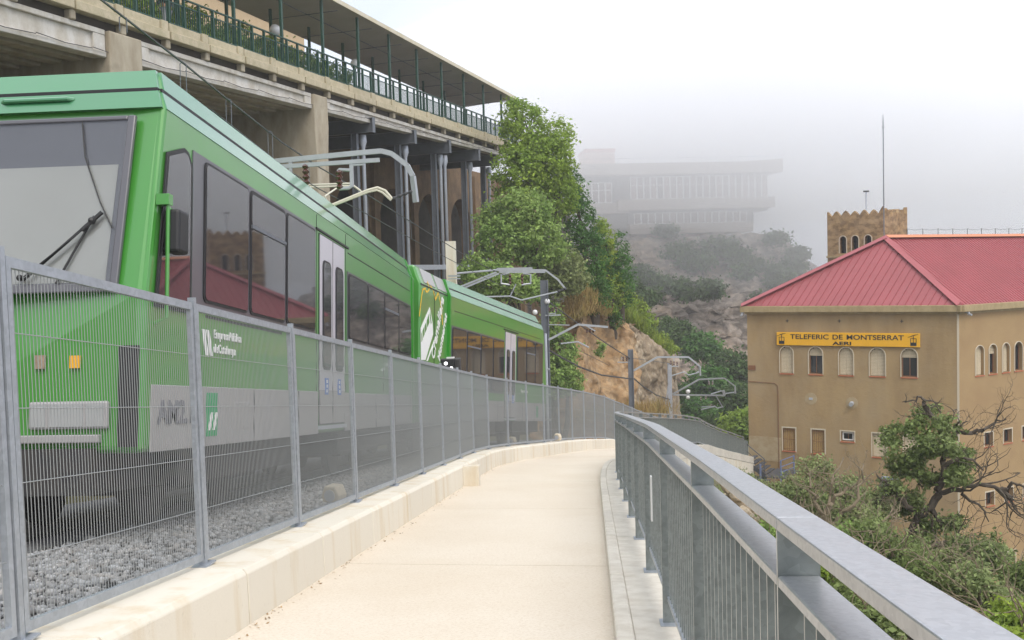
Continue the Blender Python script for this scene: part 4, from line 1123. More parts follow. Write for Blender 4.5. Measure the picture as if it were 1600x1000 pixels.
def win(T, a, b, z0, z1, kind, arch, lab=None):
    mb = MB(T)
    mb.box(a + .002, b - .002, .20, .24, z0 + .002, z0 + .06); mb.box(a + .002, a + .06, .20, .24, z0 + .061, z1 - .002); mb.box(b - .06, b - .002, .20, .24, z0 + .061, z1 - .002); mb.box(a + .061, b - .061, .20, .24, z1 - .06, z1 - .003)
    mb.box((a + b) / 2 - .02, (a + b) / 2 + .02, .205, .235, z0 + .061, z1 - .061)
    w = obj('window', mb, m_wood, st)
    mb = MB(T); mb.quad((a, .28, z0), (b, .28, z0), (b, .28, z1), (a, .28, z1)); obj('pane', mb, m_wpane, w)
    mb = MB(T); mb.box(a - .04, b + .04, -.05, .19, z0 - .07, z0 - .002); obj('sill', mb, m_brick, w)
    if arch:
        mb = MB(T); r = (b - a) / 2; cx = (a + b) / 2; zc = z1 - r; n = 12
        arc_ = [(cx + (r + .03) * math.cos(math.pi * i / n), -.02, zc + (r + .03) * math.sin(math.pi * i / n)) for i in range(n + 1)]
        mb.tube([(b + .03, -.02, z0)] + arc_ + [(a - .03, -.02, z0)], .035, 4); obj('surround', mb, m_plaster, w)
    else:
        mb = MB(T); mb.box(a - .07, b + .07, -.015, .0, z1 + .002, z1 + .08); mb.box(a - .07, a - .002, -.015, 0, z0 - .05, z1); mb.box(b + .002, b + .07, -.015, 0, z0 - .05, z1); obj('surround', mb, m_plaster, w)
    if kind == 'shut': shutter(T, a + .01, b - .01, z0 + .03, z1 - .01, w, m_shutter, arch)
    if kind == 'half': shutter(T, a + .01, b - .01, z0 + (z1 - z0) * .68, z1 - .01, w, m_shutter, arch)
    if kind == 'bars':
        shutter(T, a + .01, b - .01, z0 + .03, z1 - .01, w, m_ocher, arch)
        mb = MB(T)
        for k in range(7):
            x = a + .06 + (b - a - .12) * k / 6; mb.tube([(x, .05, z0), (x, .05, z1)], .012, 4)
        for h in (.08, .5, .92): mb.box(a + .01, b - .01, .035, .045, z0 + (z1 - z0) * h, z0 + (z1 - z0) * h + .03)
        obj('window_bars', mb, m_wood, w)
    if kind == 'small': mb = MB(T); mb.box(a + .06, b - .06, .14, .19, z0 + .06, z0 + .13); mb.box(a + .06, a + .13, .14, .19, z0 + .13, z1 - .05); mb.box(b - .13, b - .06, .14, .19, z0 + .13, z1 - .05); mb.box(a + .13, b - .13, .14, .19, z1 - .12, z1 - .05); obj('white_frame', mb, m_white, w)
    return w
for a, b, k in upw: win(TL, a, b, -5.30, -3.60, k, True)
for a, b, z, k in low: win(TL, a, b, z, -8.79, k, False)
for i, o in enumerate(opr): win(TR, o[0], o[1], o[2], o[3], ('shut' if i in (0, 2, 4) else 'half' if i == 1 else ''), o[4])
# roof
ZE, ZR = -1.01, 3.1
ov = .22
def toward(P, d): return P + d
EL = SL + (SL - SK).normalized() * ov - SD2 * ov; EK = SK - (SL - SK).normalized() * ov - SD2 * ov
ER = SR - (SL - SK).normalized() * ov + SD2 * ov; EB = SB + (SL - SK).normalized() * ov + SD2 * ov
for q in (EL, EK, ER, EB): q.z = ZE
AP = (SL + SK) / 2 + SD2 * 3.6; AP.z = ZR
AQ = (SR + SB) / 2 - SD2 * 3.6; AQ.z = ZR
mb = MB(); mb.add([EL, EK, ER, EB, AP, AQ], [(0, 1, 4), (1, 2, 5, 4), (2, 3, 5), (3, 0, 4, 5)])
roof = obj('roof', mb, m_redroof, st)
def lerp(a, b, t): return a + (b - a) * t
def isect(p, d, a, b):    # plan intersection of the line p + d*t with the segment a-b, returned as a point of a-b
    u = b - a; den = d.x * u.y - d.y * u.x
    k = ((a.x - p.x) * d.y - (a.y - p.y) * d.x) / -den if abs(den) > 1e-9 else 0
    k = ((p.x - a.x) * d.y - (p.y - a.y) * d.x) / (u.x * d.y - u.y * d.x)
    return a + u * k, k
hn = (EL + EK) / 2; hd = AP - hn
nrm1 = (EK - EL).cross(AP - EL).normalized()
if nrm1.z < 0: nrm1 = -nrm1
def rib(mb, p, q, n_, w=.05, h=.05):
    d = (q - p).normalized(); a = d.cross(n_).normalized() * w / 2
    mb.prism([p - a, p + a, p + a * .5 + n_ * h, p - a * .5 + n_ * h], q - p)
nr_ = 30
hdir = Vector((hd.x, hd.y, 0))
for i in range(1, nr_):
    p = lerp(EL, EK, i / nr_)
    q, k = isect(p, hdir, *( (EL, AP) if i / nr_ < .5 else (EK, AP)))
    if (q - p).length < .3: continue
    mb = MB(); rib(mb, p, q - (q - p).normalized() * .16, nrm1); obj('roof_rib', mb, m_redroof, roof)
nrm2 = (ER - EK).cross(AP - EK).normalized()
if nrm2.z < 0: nrm2 = -nrm2
e2 = (AQ + AP) / 2 - (ER + EK) / 2
foot = EK + (ER - EK).normalized() * (AP - EK).dot((ER - EK).normalized())
up2 = AP - foot; up2p = Vector((up2.x, up2.y, 0))
n2 = 84
for i in range(1, n2):
    p = lerp(EK, ER, i / n2)
    q, k = isect(p, up2p, EK, AP)
    if k > 1 or k < 0: q, k = isect(p, up2p, AP, AQ)
    if k > 1 or k < 0: continue
    if (q - p).length < .3: continue
    mb = MB(); rib(mb, p, q - (q - p).normalized() * .2, nrm2, .06, .05); obj('roof_rib', mb, m_redroof, roof)
def cap(a, b, w, m, nm):
    mb = MB(); d = (b - a).normalized(); s_ = d.cross(Vector((0, 0, 1))).normalized()
    vs = [a + s_ * w + Vector((0, 0, -.06)), a + Vector((0, 0, .12)), a - s_ * w + Vector((0, 0, -.06)), b + s_ * w + Vector((0, 0, -.06)), b + Vector((0, 0, .12)), b - s_ * w + Vector((0, 0, -.06))]
    mb.add(vs, [(0, 1, 4, 3), (1, 2, 5, 4), (0, 2, 1), (3, 4, 5)]); return obj(nm, mb, m, roof)
for a, b in ((EL, AP), (EK, AP)): cap(a + Vector((0, 0, .05)), b + Vector((0, 0, .05)), .30, m_redroof, 'hip_cap')
cap(AP + Vector((0, 0, .06)), AQ + Vector((0, 0, .06)), .28, m_ridge, 'ridge_cap')
gut = MB(); gut.beam(EL + Vector((0, 0, -.02)), EK + Vector((0, 0, -.02)), .08, .06); gut.beam(EK + Vector((0, 0, -.02)), ER + Vector((0, 0, -.02)), .08, .06); obj('roof_edge_trim', gut, m_redroof, roof)
mb = MB()
for i in range(10):
    p = lerp(AP, AQ, .12 + .09 * i); mb.tube([p + Vector((0, 0, .1)), p + Vector((0, 0, .55))], .02, 5)
for i in range(9): mb.tube([lerp(AP, AQ, .12 + .09 * i) + Vector((0, 0, .53)), lerp(AP, AQ, .165 + .09 * i) + Vector((0, 0, .46)), lerp(AP, AQ, .21 + .09 * i) + Vector((0, 0, .53))], .012, 4)
obj('lightning_wire', mb, m_cable, roof)
# small things fixed to the station's face
mb = MB(TL); mb.tube([(4.01, -.02, -6.85), (4.01, .002, -6.85)], .38, 14); obj('plaster_patch', mb, m_patch, st)
mb = MB(TL); mb.box(3.9, 4.12, -.04, -.02, -6.92, -6.78); obj('vent_plate', mb, m_steel_l, st)
mb = MB(TL); mb.tube([(6.49, -.02, -7.0), (6.49, .002, -7.0)], .36, 14); obj('plaster_patch', mb, m_patch, st)
mb = MB(TL); mb.tube([(6.49, -.30, -7.06), (6.49, .1, -7.0)], .13, 12); obj('vent_pipe', mb, m_steel_l, st)
mb = MB(TL); mb.tube([(.02, -.03, -5.9), (1.75, -.03, -5.95), (1.95, -.03, -6.1), (1.96, -.03, -12.5)], .02, 5); obj('wall_cable', mb, m_wood, st)
mb = MB(TL); mb.box(.06, .52, -.06, 0, -5.15, -4.85); obj('small_plaque', mb, m_wood, st)
mb = MB(TL); mb.box(8.2, 9.15, -.08, 0, -12.6, -11.38); obj('blue_panel', mb, m_bluep, st)
for x in (2.6, 5.8, 9.4):
    mb = MB(TL); mb.box(x - .1, x + .1, -.05, 0, -1.98, -1.95); mb.box(x - .015, x + .015, -.05, 0, -2.06, -1.87); obj('wall_anchor', mb, m_dark, st)
for x, T in ((-.2, TL), (.4, TR)):
    mb = MB(T); mb.tube([(x, -.3, -1.55), (x, -.55, -1.60)], .06, 8); mb.box(x - .05, x + .05, -.4, -.1, -1.5, -1.43); obj('security_camera', mb, m_steel_l, st)
mb = MB(TL); mb.box(.0, 2.1, -.02, .0, -11.0, -9.45); obj('plaster_patch', mb, m_patch, st)
# sign board
sg = root('station_sign', TL @ Vector((6.2, -.1, -3.5)), 'long yellow sign board with black cable car lettering above the arched windows', 'sign')
mb = MB(TL); mb.box(1.95, 10.42, -.14, -.03, -3.50, -2.68); obj('board', mb, m_yellow, sg, bevel=.01, seg=1)
wds = [text('lettering', w_, TL @ Matrix.Translation((0, -.15, -3.09)) @ FLAT, .415, m_letter, sg, sx=1.24, bold=.006) for w_ in ('TELEFERIC', 'DE', 'MONTSERRAT')]
dl_ = (SK - SL).normalized()
ex = []
for o in wds:
    q = [dl_.dot(v.co) for v in o.data.vertices]; ex.append((min(q), max(q)))
tot = sum(b - a for a, b in ex) + 2 * .24; x_ = 6.17 - tot / 2
x0_ = dl_.dot(TL @ Vector((0, 0, 0)) - ORG[sg.name])
for o, (a, b) in zip(wds, ex):
    o.data.transform(Matrix.Translation(dl_ * (x_ - (a - x0_)))); x_ += b - a + .24
text('lettering', 'AERI', TL @ Matrix.Translation((5.98, -.15, -3.43)) @ FLAT, .285, m_letter, sg, sx=1.95, bold=.008, align='CENTER')
for x in (2.27, 10.06):
    mb = MB(TL); y = -.15
    def b2(x0, x1, z0, z1): mb.box(x + x0, x + x1, y - .006, y + .006, z0, z1)
    b2(-.17, .17, -3.42, -3.22); b2(-.17, -.14, -3.22, -3.0); b2(.14, .17, -3.22, -3.0); b2(-.015, .015, -3.22, -2.98); b2(-.17, .17, -3.0, -2.975); b2(-.02, .02, -2.975, -2.84)
    mb.prism([(x - .30, y - .006, -2.93), (x + .26, y - .006, -2.745), (x + .26, y - .006, -2.72), (x - .30, y - .006, -2.905)], (0, .012, 0))
    mb.prism([(x - .14, y - .006, -2.87), (x + .12, y - .006, -2.785), (x + .12, y - .006, -2.745), (x - .14, y - .006, -2.83)], (0, .012, 0))
    obj('cable_car_symbol', mb, m_letter, sg)

# ------------------------------------------------------------------ tower, masts on the roof
tA, tB, tC = at(1293, 400, 74), at(1380, 400, 71), at(1418, 400, 74)
tA.z = tB.z = tC.z = 0
tw = root('stone_tower', (tB.x, tB.y, -4), 'square brown stone tower with scalloped battlements behind the red roof', 'tower')
ZT = 5.05
tD = tA + (tC - tB)
for (P, Q, arch) in ((tA, tB, True), (tB, tC, False)):
    T = frame(P, Q - P); L_ = (Q - P).length
    ops = [(L_ * f - .27, L_ * f + .27, 2.32, 3.62, True) for f in (.29, .51, .74)] if arch else []
    st_keep = st; st = tw
    openwall('tower_wall', T, 0, L_, -6, ZT, ops, m_tower); st = st_keep
    for o in ops:
        mb = MB(T); mb.quad((o[0], .5, o[2]), (o[1], .5, o[2]), (o[1], .5, o[3]), (o[0], .5, o[3])); obj('opening', mb, m_wpane, tw)
        mb = MB(T); r = .27; cx = (o[0] + o[1]) / 2; zc = o[3] - r
        mb.tube([(o[1] + .02, -.02, o[2])] + [(cx + (r + .02) * math.cos(math.pi * i / 8), -.02, zc + (r + .02) * math.sin(math.pi * i / 8)) for i in range(9)] + [(o[0] - .02, -.02, o[2])], .04, 4); obj('opening_trim', mb, m_plaster, tw)
    if arch:
        mb = MB(T); mb.box(-.06, L_ + .05, -.09, 0, 2.0, 2.14); obj('string_course', mb, m_corn, tw)
    n = 6
    for i in range(n + 1):
        x = L_ * i / n; w = L_ / n * .52
        if not arch and i == 0: continue
        h = .46 + random.uniform(-.06, .06) + (.22 if i == n else 0)
        lo = max(0.0, x - w); hi = min(L_, x + w)
        pts = [(lo, 0, ZT)]
        for k in range(7):
            xx = lo + (hi - lo) * k / 6; t = abs(xx - x) / w; pts.append((xx, 0, ZT + .02 + h * (1 - t ** 1.3)))
        pts.append((hi, 0, ZT)); mb = MB(T); mb.prism(pts[::-1] if False else pts, (0, .28, 0)); obj('merlon', mb, m_tower, tw)
mb = MB(); zz_ = Vector((0, 0, ZT)); lo_ = Vector((0, 0, -6))
mb.quad(tC + lo_, tD + lo_, tD + zz_, tC + zz_); mb.quad(tD + lo_, tA + lo_, tA + zz_, tD + zz_); mb.quad(tA + zz_ * .97, tB + zz_ * .97, tC + zz_ * .97, tD + zz_ * .97); obj('tower_back', mb, m_tower, tw)
p = at(1381, 330, 69.5); q = at(1381.5, 180, 69.5); p.z = -1
an_ = root('antenna_mast', p, 'very tall thin lightning mast rising in front of the stone tower', 'antenna')
mb = MB(); mb.tube([p, (p.x, p.y, q.z - .6), (p.x, p.y, q.z)], [.045, .035, .015], 6); obj('mast', mb, m_steel, an_)
mb = MB(); c = Vector((p.x, p.y, q.z - 1.0)); mb.tube([c, c + Vector((.12, .05, .14))], .012, 4); mb.tube([c, c + Vector((-.12, -.05, .14))], .012, 4); obj('mast_tip', mb, m_dark, an_)
p = at(1353.5, 328, 73); q = at(1353.5, 300, 73)
an2 = root('roof_antenna', p, 'short pale pole with a small head on top of the stone tower', 'antenna')
mb = MB(); mb.tube([Vector((p.x, p.y, ZT - .2)), q], .06, 6); obj('pole', mb, m_steel_l, an2)
mb = MB(); mb.box(q.x - .2, q.x + .2, q.y - .1, q.y + .1, q.z, q.z + .10); obj('head', mb, m_dark, an2)

# steel stairs at the end of the walkway
P0 = Vector((9.35, 59.25, zp(59))); ss_ = root('metal_stairs', P0, 'dark steel stairs and landing at the foot of the brown station', 'stairs')
TS = frame(P0 + Vector((0, 0, .1)), (.89, -.457, 0))
zl = (TS.inverted() @ at(1215, 738, 58.3)).z
ns = 5
for i in range(ns):
    z = zl * (i + .6) / ns
    mb = MB(TS); mb.box(.08 + .26 * i, .36 + .26 * i, -.5, 1.2, z - .05, z); mb.box(.08 + .26 * i, .10 + .26 * i, -.5, 1.2, z - .26, z - .051); obj('step', mb, m_stairs, ss_)
mb = MB(TS); mb.box(.08, 1.4, -.54, -.501, zl - .35, zl - .1); mb.hexa([(.05, -.56, -.35), (1.4, -.56, zl - .25), (1.4, -.51, zl - .25), (.05, -.51, -.35), (.05, -.56, -.05), (1.4, -.56, zl + .05), (1.4, -.51, zl + .05), (.05, -.51, -.05)]); obj('stringer', mb, m_stairs, ss_)
mb = MB(TS); mb.box(1.38, 2.75, -.9, 1.6, zl - .10, zl); obj('landing', mb, m_stairs, ss_, bevel=.01, seg=1)
for i in range(6):
    mb = MB(TS); mb.box(.75, 1.75, -1.2 - .28 * i, -.915 - .28 * i, zl - .22 - .17 * i, zl - .17 - .17 * i); obj('step', mb, m_stairs, ss_)
mb = MB(TS); mb.hexa([(.70, -2.6, zl - 1.3), (.745, -2.6, zl - 1.3), (.745, -.9, zl - .25), (.70, -.9, zl - .25), (.70, -2.6, zl - 1.05), (.745, -2.6, zl - 1.05), (.745, -.9, zl), (.70, -.9, zl)]); obj('stringer', mb, m_stairs, ss_)
mb = MB(TS)
mb.tube([(.10, -.5, -.1), (.10, -.5, .95)], .035, 6); mb.tube([(.10, -.5, .95), (1.25, -.5, zl + .95)], .03, 6); mb.tube([(.10, -.5, .5), (1.25, -.5, zl + .5)], .022, 6); mb.tube([(1.25, -.5, zl - .4), (1.25, -.5, zl + .95)], .035, 6)
obj('stair_rail', mb, m_stairs, ss_)
mb = MB(TS); mb.tube([(1.15, -.95, zl - .45), (1.15, -.95, zl + .72)], .06, 6); obj('newel_post', mb, m_navy, ss_)
mb = MB(TS)
mb.tube([(2.35, -.86, zl - .3), (2.35, -.86, zl + 1.0)], .05, 6); mb.tube([(2.72, .6, zl), (2.72, .6, zl + 1.1)], .05, 6)
for h in (.3, .62, 1.0): mb.tube([(2.35, -.86, zl + h), (2.72, .6, zl + h + .05)], .03, 6)
obj('landing_rail', mb, m_navy, ss_)

# ------------------------------------------------------------------ restaurant on the misty hill
RD = 150.0
RO = at(905, 385, RD)
rr_ = Vector((CR.x, CR.y, 0)).normalized()
TRs = frame(RO, rr_ + Vector((-.02, .10, 0)))
def rx(px): return (px - 905) * RD / FPX * 1.0
def rz(px, py): return (at(px, py, RD) - RO).z
rs = root('restaurant', RO, 'two storey concrete restaurant with long window rows on the misty hill', 'building')
def rbox(nm, x0, x1, ya, yb, z0, z1, m, par=None):
    mb = MB(TRs); mb.box(x0, x1, ya, yb, z0, z1); return obj(nm, mb, m, par or rs)
Z = lambda py: rz(1080, py)
X0, X1 = -8, rx(1222)
rbox('roof_slab', X0, X1 + .8, -1.6, 16, Z(271), Z(254), m_rest)
mb = MB(TRs); mb.prism([(X1 - 5, -1.61, Z(254)), (X1 + .8, -1.61, Z(254)), (X1 + 1.0, -1.61, Z(250))], (0, 10, 0)); obj('roof_wing', mb, m_rest, rs)
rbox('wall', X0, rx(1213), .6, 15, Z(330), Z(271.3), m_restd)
rbox('floor_slab', rx(966), rx(1218), -1.2, 15, Z(326), Z(309.5), m_rest)
rbox('floor_slab', X0, rx(985), -.4, 15, Z(330), Z(314), m_rest)
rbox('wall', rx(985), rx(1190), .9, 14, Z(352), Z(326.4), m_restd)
rbox('floor_slab', rx(985), rx(1184), -.6, 14, Z(363.5), Z(348), m_rest)
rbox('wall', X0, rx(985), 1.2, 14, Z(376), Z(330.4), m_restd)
rbox('roof_hut', rx(924), rx(971), 3, 9, Z(254), Z(231), m_pink); rbox('hut_cap', rx(923), rx(972), 2.8, 9.2, Z(231), Z(225), m_brick)
for a, b, zb in ((997, 1013, 398), (1062, 1076, 382), (1120, 1140, 374), (1160, 1166, 372)): rbox('pier', rx(a), rx(b), .2, 3, Z(zb + 14), Z(363.6), m_rest)
rbox('base_wall', rx(1013), rx(1120), 3.2, 5, Z(392), Z(363.6), m_pink)
def rwin(a, b, zt, zb, y, split):
    mb = MB(TRs); x0, x1 = rx(a), rx(b); zt, zb = Z(zt), Z(zb); w = .10
    mb.box(x0, x0 + w, y - .12, y, zb, zt); mb.box(x1 - w, x1, y - .12, y, zb, zt); mb.box(x0 + w, x1 - w, y - .12, y, zb, zb + w); mb.box(x0 + w, x1 - w, y - .12, y, zt - w, zt)
    if split:
        zm = zb + (zt - zb) * .62; mb.box(x0 + w, x1 - w, y - .12, y, zm - .05, zm + .05)
    o = obj('window', mb, m_white, rs)
    mb = MB(TRs); mb.box(x0 + w, x1 - w, y - .04, y - .02, zb + w, zt - w); obj('pane', mb, m_restp, o)
for i in range(21): rwin(989.5 + 10.65 * i, 989.5 + 10.65 * (i + 1), 273, 308.5, .6, True)
for i in range(5): rwin(907 + 10.6 * i, 907 + 10.6 * (i + 1), 281, 313, .6, True)
for i in range(16): rwin(995 + 11.5 * i, 995 + 11.5 * (i + 1), 329.5, 347.5, .9, False)
mb = MB(TRs)
for i in range(26): mb.tube([(rx(920 + 12 * i), -1.2, Z(254)), (rx(920 + 12 * i), -1.2, Z(246))], .03, 4)
mb.tube([(rx(905), -1.2, Z(246)), (rx(1222), -1.2, Z(246))], .03, 4); obj('roof_railing', mb, m_steel, rs)

# ------------------------------------------------------------------ rock faces
def rockgrid(name, m, cols, rows, top, bot, dep, amp, fr, back=12, seed=0, fine=.25):
    """columns of picture bearings; each is a real surface from its crest down, receding by dep(px, t)"""
    V = []; R_n = rows + 1
    for px in cols:
        yt, yb = top(px), bot(px)
        for j in range(-4, R_n):
            if j < 0:
                P = at(px, yt, dep(px, 0)); d_ = ray(px, yt); d_.z = 0; d_.normalize(); P = P + d_ * (back * -j / 4) + Vector((0, 0, -.25 * -j * back / 8 * .3))
            else:
                t = j / rows; P = at(px, yt + (yb - yt) * t, dep(px, t))
            k = 1.0 if j > 0 else .4
            n = noise.noise_vector(P * fr + Vector((seed, 0, 0))) * amp + noise.noise_vector(P * fr * 3.1) * amp * .4 + noise.noise_vector(P * fr * 8) * amp * fine
            rg = abs(noise.noise(Vector((P.x * fr * 2, P.y * fr * 2, P.z * fr * .5)))) * amp * .8
            P = P + Vector((n.x, n.y, n.z * .6)) * k + Vector((0, rg, 0))
            V.append(tuple(P))
    H = R_n + 4; F = []
    for i in range(len(cols) - 1):
        for j in range(H - 1): F.append((i * H + j, i * H + j + 1, (i + 1) * H + j + 1, (i + 1) * H + j))
    return np_obj(name, V, F, m, smooth=True, kind='structure')
ip = lambda xs, ys: (lambda x: float(np.interp(x, xs, ys)))
topR = ip([820, 860, 900, 930, 960, 985], [520, 495, 455, 470, 492, 507])
rockgrid('rock_cutting', m_rock, np.linspace(815, 996, 110), 84, topR, lambda px: 690, lambda px, t: float(np.interp(px, [815, 900, 985, 990], [58, 61, 66, 66.5])) - 5 * t - 1.2 * math.sin(px * .085) * (1 - .5 * t), .75, .30, seed=2, fine=.28)
topR2 = ip([975, 985, 1005, 1030, 1045, 1053, 1058, 1063], [505, 506, 522, 545, 557, 580, 616, 655])
rockgrid('rock_cutting', m_rock2, np.linspace(970, 1064, 84), 84, topR2, lambda px: 690, lambda px, t: float(np.interp(px, [975, 985, 1020, 1050, 1064], [68, 64.5, 70, 77, 84])) - 3 * t, .6, .33, seed=9, fine=.32)
topF = ip([780, 860, 900, 1000, 1100, 1180, 1210, 1235, 1262, 1290, 1330, 1420], [385, 378, 372, 372, 368, 364, 370, 383, 404, 428, 460, 520])
def depF(px, t):
    return 149 - 42 * t - 6 * math.sin(px * .021) * t - 3 * math.sin(px * .06 + 2) * t + max(0, px - 1180) * .12 + 5 * math.sin(t * 9 + px * .012) * (t * (1 - t))
rockgrid('rocky_hill', m_farrock, np.linspace(780, 1430, 130), 100, topF, lambda px: 690, depF, 2.6, .09, back=40, seed=4, fine=.6)

# ------------------------------------------------------------------ overhead line
def insul(mb, p, q, r=.07, n=3):
    p, q = Vector(p), Vector(q); k = 2 * n + 1; pts = []; rs = []
    for i in range(k): pts.append(p.lerp(q, i / (k - 1))); rs.append(r if i % 2 else r * .45)
    mb.tube(pts, rs, 8)
# first portal over the train
dG = 16.6
A = lambda px, py, d=dG: at(px, py, d)
g1 = root('catenary_gantry', at(430, 262, dG), 'grey overhead line gantry with bent arm reaching over the nearer train car', 'catenary support', 'overhead line supports')
mb = MB(); pts = [A(330, 262), A(440, 251), A(560, 239), A(596, 236), A(612, 240), A(636, 258), A(645, 275), A(650, 316)]
for a, b in zip(pts, pts[1:]): mb.beam(a, b, .07, .085)
obj('bent_arm', mb, m_arm, g1)
mb = MB(); mb.beam(A(330, 268), A(593, 250), .07, .07); obj('cross_arm', mb, m_arm, g1)
mb = MB(); mb.beam(A(454, 252), A(454, 280), .05, .06, (0, 1, 0)); mb.beam(A(549, 256), A(550, 292), .06, .05, (0, 1, 0)); mb.beam(A(547, 258), A(568, 257), .05, .03)
mb.tube([A(549, 266), A(530, 265), A(528, 268)], .03, 6); mb.tube([A(549, 291), A(545, 294), A(530, 295)], .03, 6); mb.beam(A(462, 258), A(478, 256), .04, .04)
obj('hanger', mb, m_arm, g1)
for p, q in ((A(477, 256), A(479, 289)), (A(530, 266), A(531, 296))):
    mb = MB(); insul(mb, p, q, .068, 4); obj('insulator', mb, m_porc, g1)
mb = MB(); mb.tube([A(500, 328), A(575, 297), A(590, 293), A(602, 298), A(613, 311)], .024, 8); mb.tube([A(498, 330), A(575, 300), A(589, 297), A(598, 301), A(611, 313)], .02, 8); obj('steady_arm', mb, m_ctube, g1)
mb = MB(); insul(mb, A(612, 311), A(646, 298), .035, 4); obj('insulator', mb, m_cable, g1)
p = A(330, 268); mb = MB(); mb.box(p.x - .12, p.x + .12, p.y - .12, p.y + .12, zp(p.y) - .4, p.z + .4); obj('mast', mb, m_steel_l, g1)
# concrete pole and second gantry beyond
q = at(704, 377, 34); cp = root('concrete_pole', (q.x, q.y, zp(q.y)), 'pale square concrete pole rising behind the train roof near the viaduct columns', 'pole')
mb = MB(); mb.box(q.x - .17, q.x + .17, q.y - .15, q.y + .15, zp(q.y) - .3, q.z); obj('pole_shaft', mb, m_wallc, cp)
mb = MB(); w_ = at(712, 431, 33.6); mb.beam(w_ - Vector((.25, 0, 0)), w_ + Vector((.15, 0, 0)), .2, .06); mb.beam(w_ - Vector((.25, 0, .1)), w_ + Vector((.15, 0, -.1)) * 1, .2, .04); obj('pole_clamp', mb, m_arm, cp)
dH = 33.0; A = lambda px, py, d=dH: at(px, py, d)
g2 = root('catenary_gantry', at(850, 600, 35.5), 'grey steel mast with wide trussed arm above the far end of the train', 'catenary support', 'overhead line supports')
P = at(850, 438, 43); b_ = Vector((P.x, P.y, zp(P.y) - .2))
mb = MB(); x, y = P.x, P.y
mb.box(x - .17, x - .13, y - .15, y + .15, b_.z, P.z); mb.box(x + .13, x + .17, y - .15, y + .15, b_.z, P.z); mb.box(x - .129, x + .129, y - .02, y + .02, b_.z, P.z); obj('mast', mb, m_steel, g2)
A = lambda px, py, d=42.0: at(px, py, d)
mb = MB()
for a, b in ((A(712, 451), A(776, 425)), (A(720, 452), A(780, 427)), (A(776, 422), A(852, 422)), (A(780, 425), A(852, 425)), (A(832, 419), A(776, 420)), (A(852, 422), A(872, 437)), (A(872, 437), A(884, 452))): mb.beam(a, b, .07, .08)
mb.tube([A(706, 428), A(776, 422)], .045, 6); obj('trussed_arm', mb, m_arm, g2)
for x0, s_ in ((783, 1), (829, -1)):
    mb = MB(); mb.tube([A(x0 + 12 * s_, 427), A(x0, 429), A(x0, 443), A(x0 + 14 * s_, 445)], .05, 6); obj('hanger', mb, m_arm, g2)
for x0 in (797, 816):
    mb = MB(); insul(mb, A(x0, 428), A(x0, 445), .075, 3); obj('insulator', mb, m_porc, g2)
mb = MB(); mb.tube([A(754, 464), A(797, 463), A(815, 469), A(875, 455)], .035, 6); mb.tube([A(797, 463), A(806, 444)], .03, 6); obj('steady_arm', mb, m_arm, g2)
mb = MB(); insul(mb, A(871, 456), A(885, 450), .07, 3); obj('insulator', mb, m_cable, g2)
A = lambda px, py, d=43.0: at(px, py, d)
mb = MB(); mb.beam(A(852, 493), A(876, 492), .08, .06); mb.tube([A(856, 484), A(856, 490), A(868, 490), A(868, 483)], .03, 6); mb.beam(A(856, 507), A(890, 508), .04, .04); mb.beam(A(857, 531), A(903, 507), .09, .09); mb.beam(A(903, 507), A(950, 511), .09, .09); mb.beam(A(916, 509), A(930, 517), .2, .05); obj('side_arm', mb, m_arm, g2)
for x0 in (858, 864, 869): mb = MB(); insul(mb, A(x0, 480), A(x0, 487), .06, 2); obj('insulator', mb, m_porc, g2)
for x0 in (917, 922, 927): mb = MB(); insul(mb, A(x0, 514), A(x0, 520), .06, 2); obj('insulator', mb, m_porc, g2)
for c_, r_ in (((855, 471), .13), ((836, 488), .12)): mb = MB(); mb.ball(A(*c_), r_, 12, 8); obj('globe_weight', mb, m_lamp, g2)
mb = MB(); mb.tube([A(876, 537), A(903, 534), A(920, 543)], .035, 5); obj('steady_arm', mb, m_arm, g2)
# thin pipe mast by the fence at the train's tail
p = at(853, 545, 38); mb = MB(); q_ = Vector((p.x, p.y, zp(p.y)))
pt = root('pipe_mast', q_, 'slim grey pipe standing at the tail of the train just behind the mesh fence', 'pole')
mb.tube([q_, p + Vector((0, 0, .6))], .055, 8); obj('pipe', mb, m_steel_l, pt)
mb = MB()
for f in (.3, .55, .8):
    c = q_.lerp(p, f); mb.box(c.x - .13, c.x + .13, c.y - .05, c.y + .05, c.z - .03, c.z + .03)
obj('clamp', mb, m_arm, pt)
# third and fourth masts in front of the rock
d3_ = 58.0; A = lambda px, py, d=d3_: at(px, py, d)
P = A(985, 546); zb = A(987, 700).z
g3 = root('catenary_gantry', (P.x, P.y, zb), 'grey steel mast with an angular arm in front of the pale rock face', 'catenary support', 'overhead line supports')
mb = MB(); x, y = P.x, P.y
mb.box(x - .16, x - .12, y - .14, y + .14, zb, P.z); mb.box(x + .12, x + .16, y - .14, y + .14, zb, P.z); mb.box(x - .119, x + .119, y - .02, y + .02, zb, P.z); obj('mast', mb, m_steel, g3)
mb = MB()
for a, b in ((A(990, 579), A(1027, 558)), (A(1027, 558), A(1076, 558)), (A(1076, 558), A(1093, 572)), (A(1093, 572), A(1094, 587))): mb.beam(a, b, .10, .10)
mb.beam(A(965, 566), A(983, 566), .08, .06); mb.tube([A(971, 562), A(971, 558)], .03, 5); mb.beam(A(1053, 560), A(1053, 572), .06, .05, (0, 1, 0)); mb.beam(A(1046, 573), A(1060, 572), .06, .05); obj('bent_arm', mb, m_arm, g3)
for x0, yy_ in ((1048, 566), (1053, 567), (1058, 568), (974, 560), (979, 560)):
    mb = MB(); insul(mb, A(x0, yy_ - 3), A(x0, yy_ + 4), .07, 2); obj('insulator', mb, m_porc, g3)
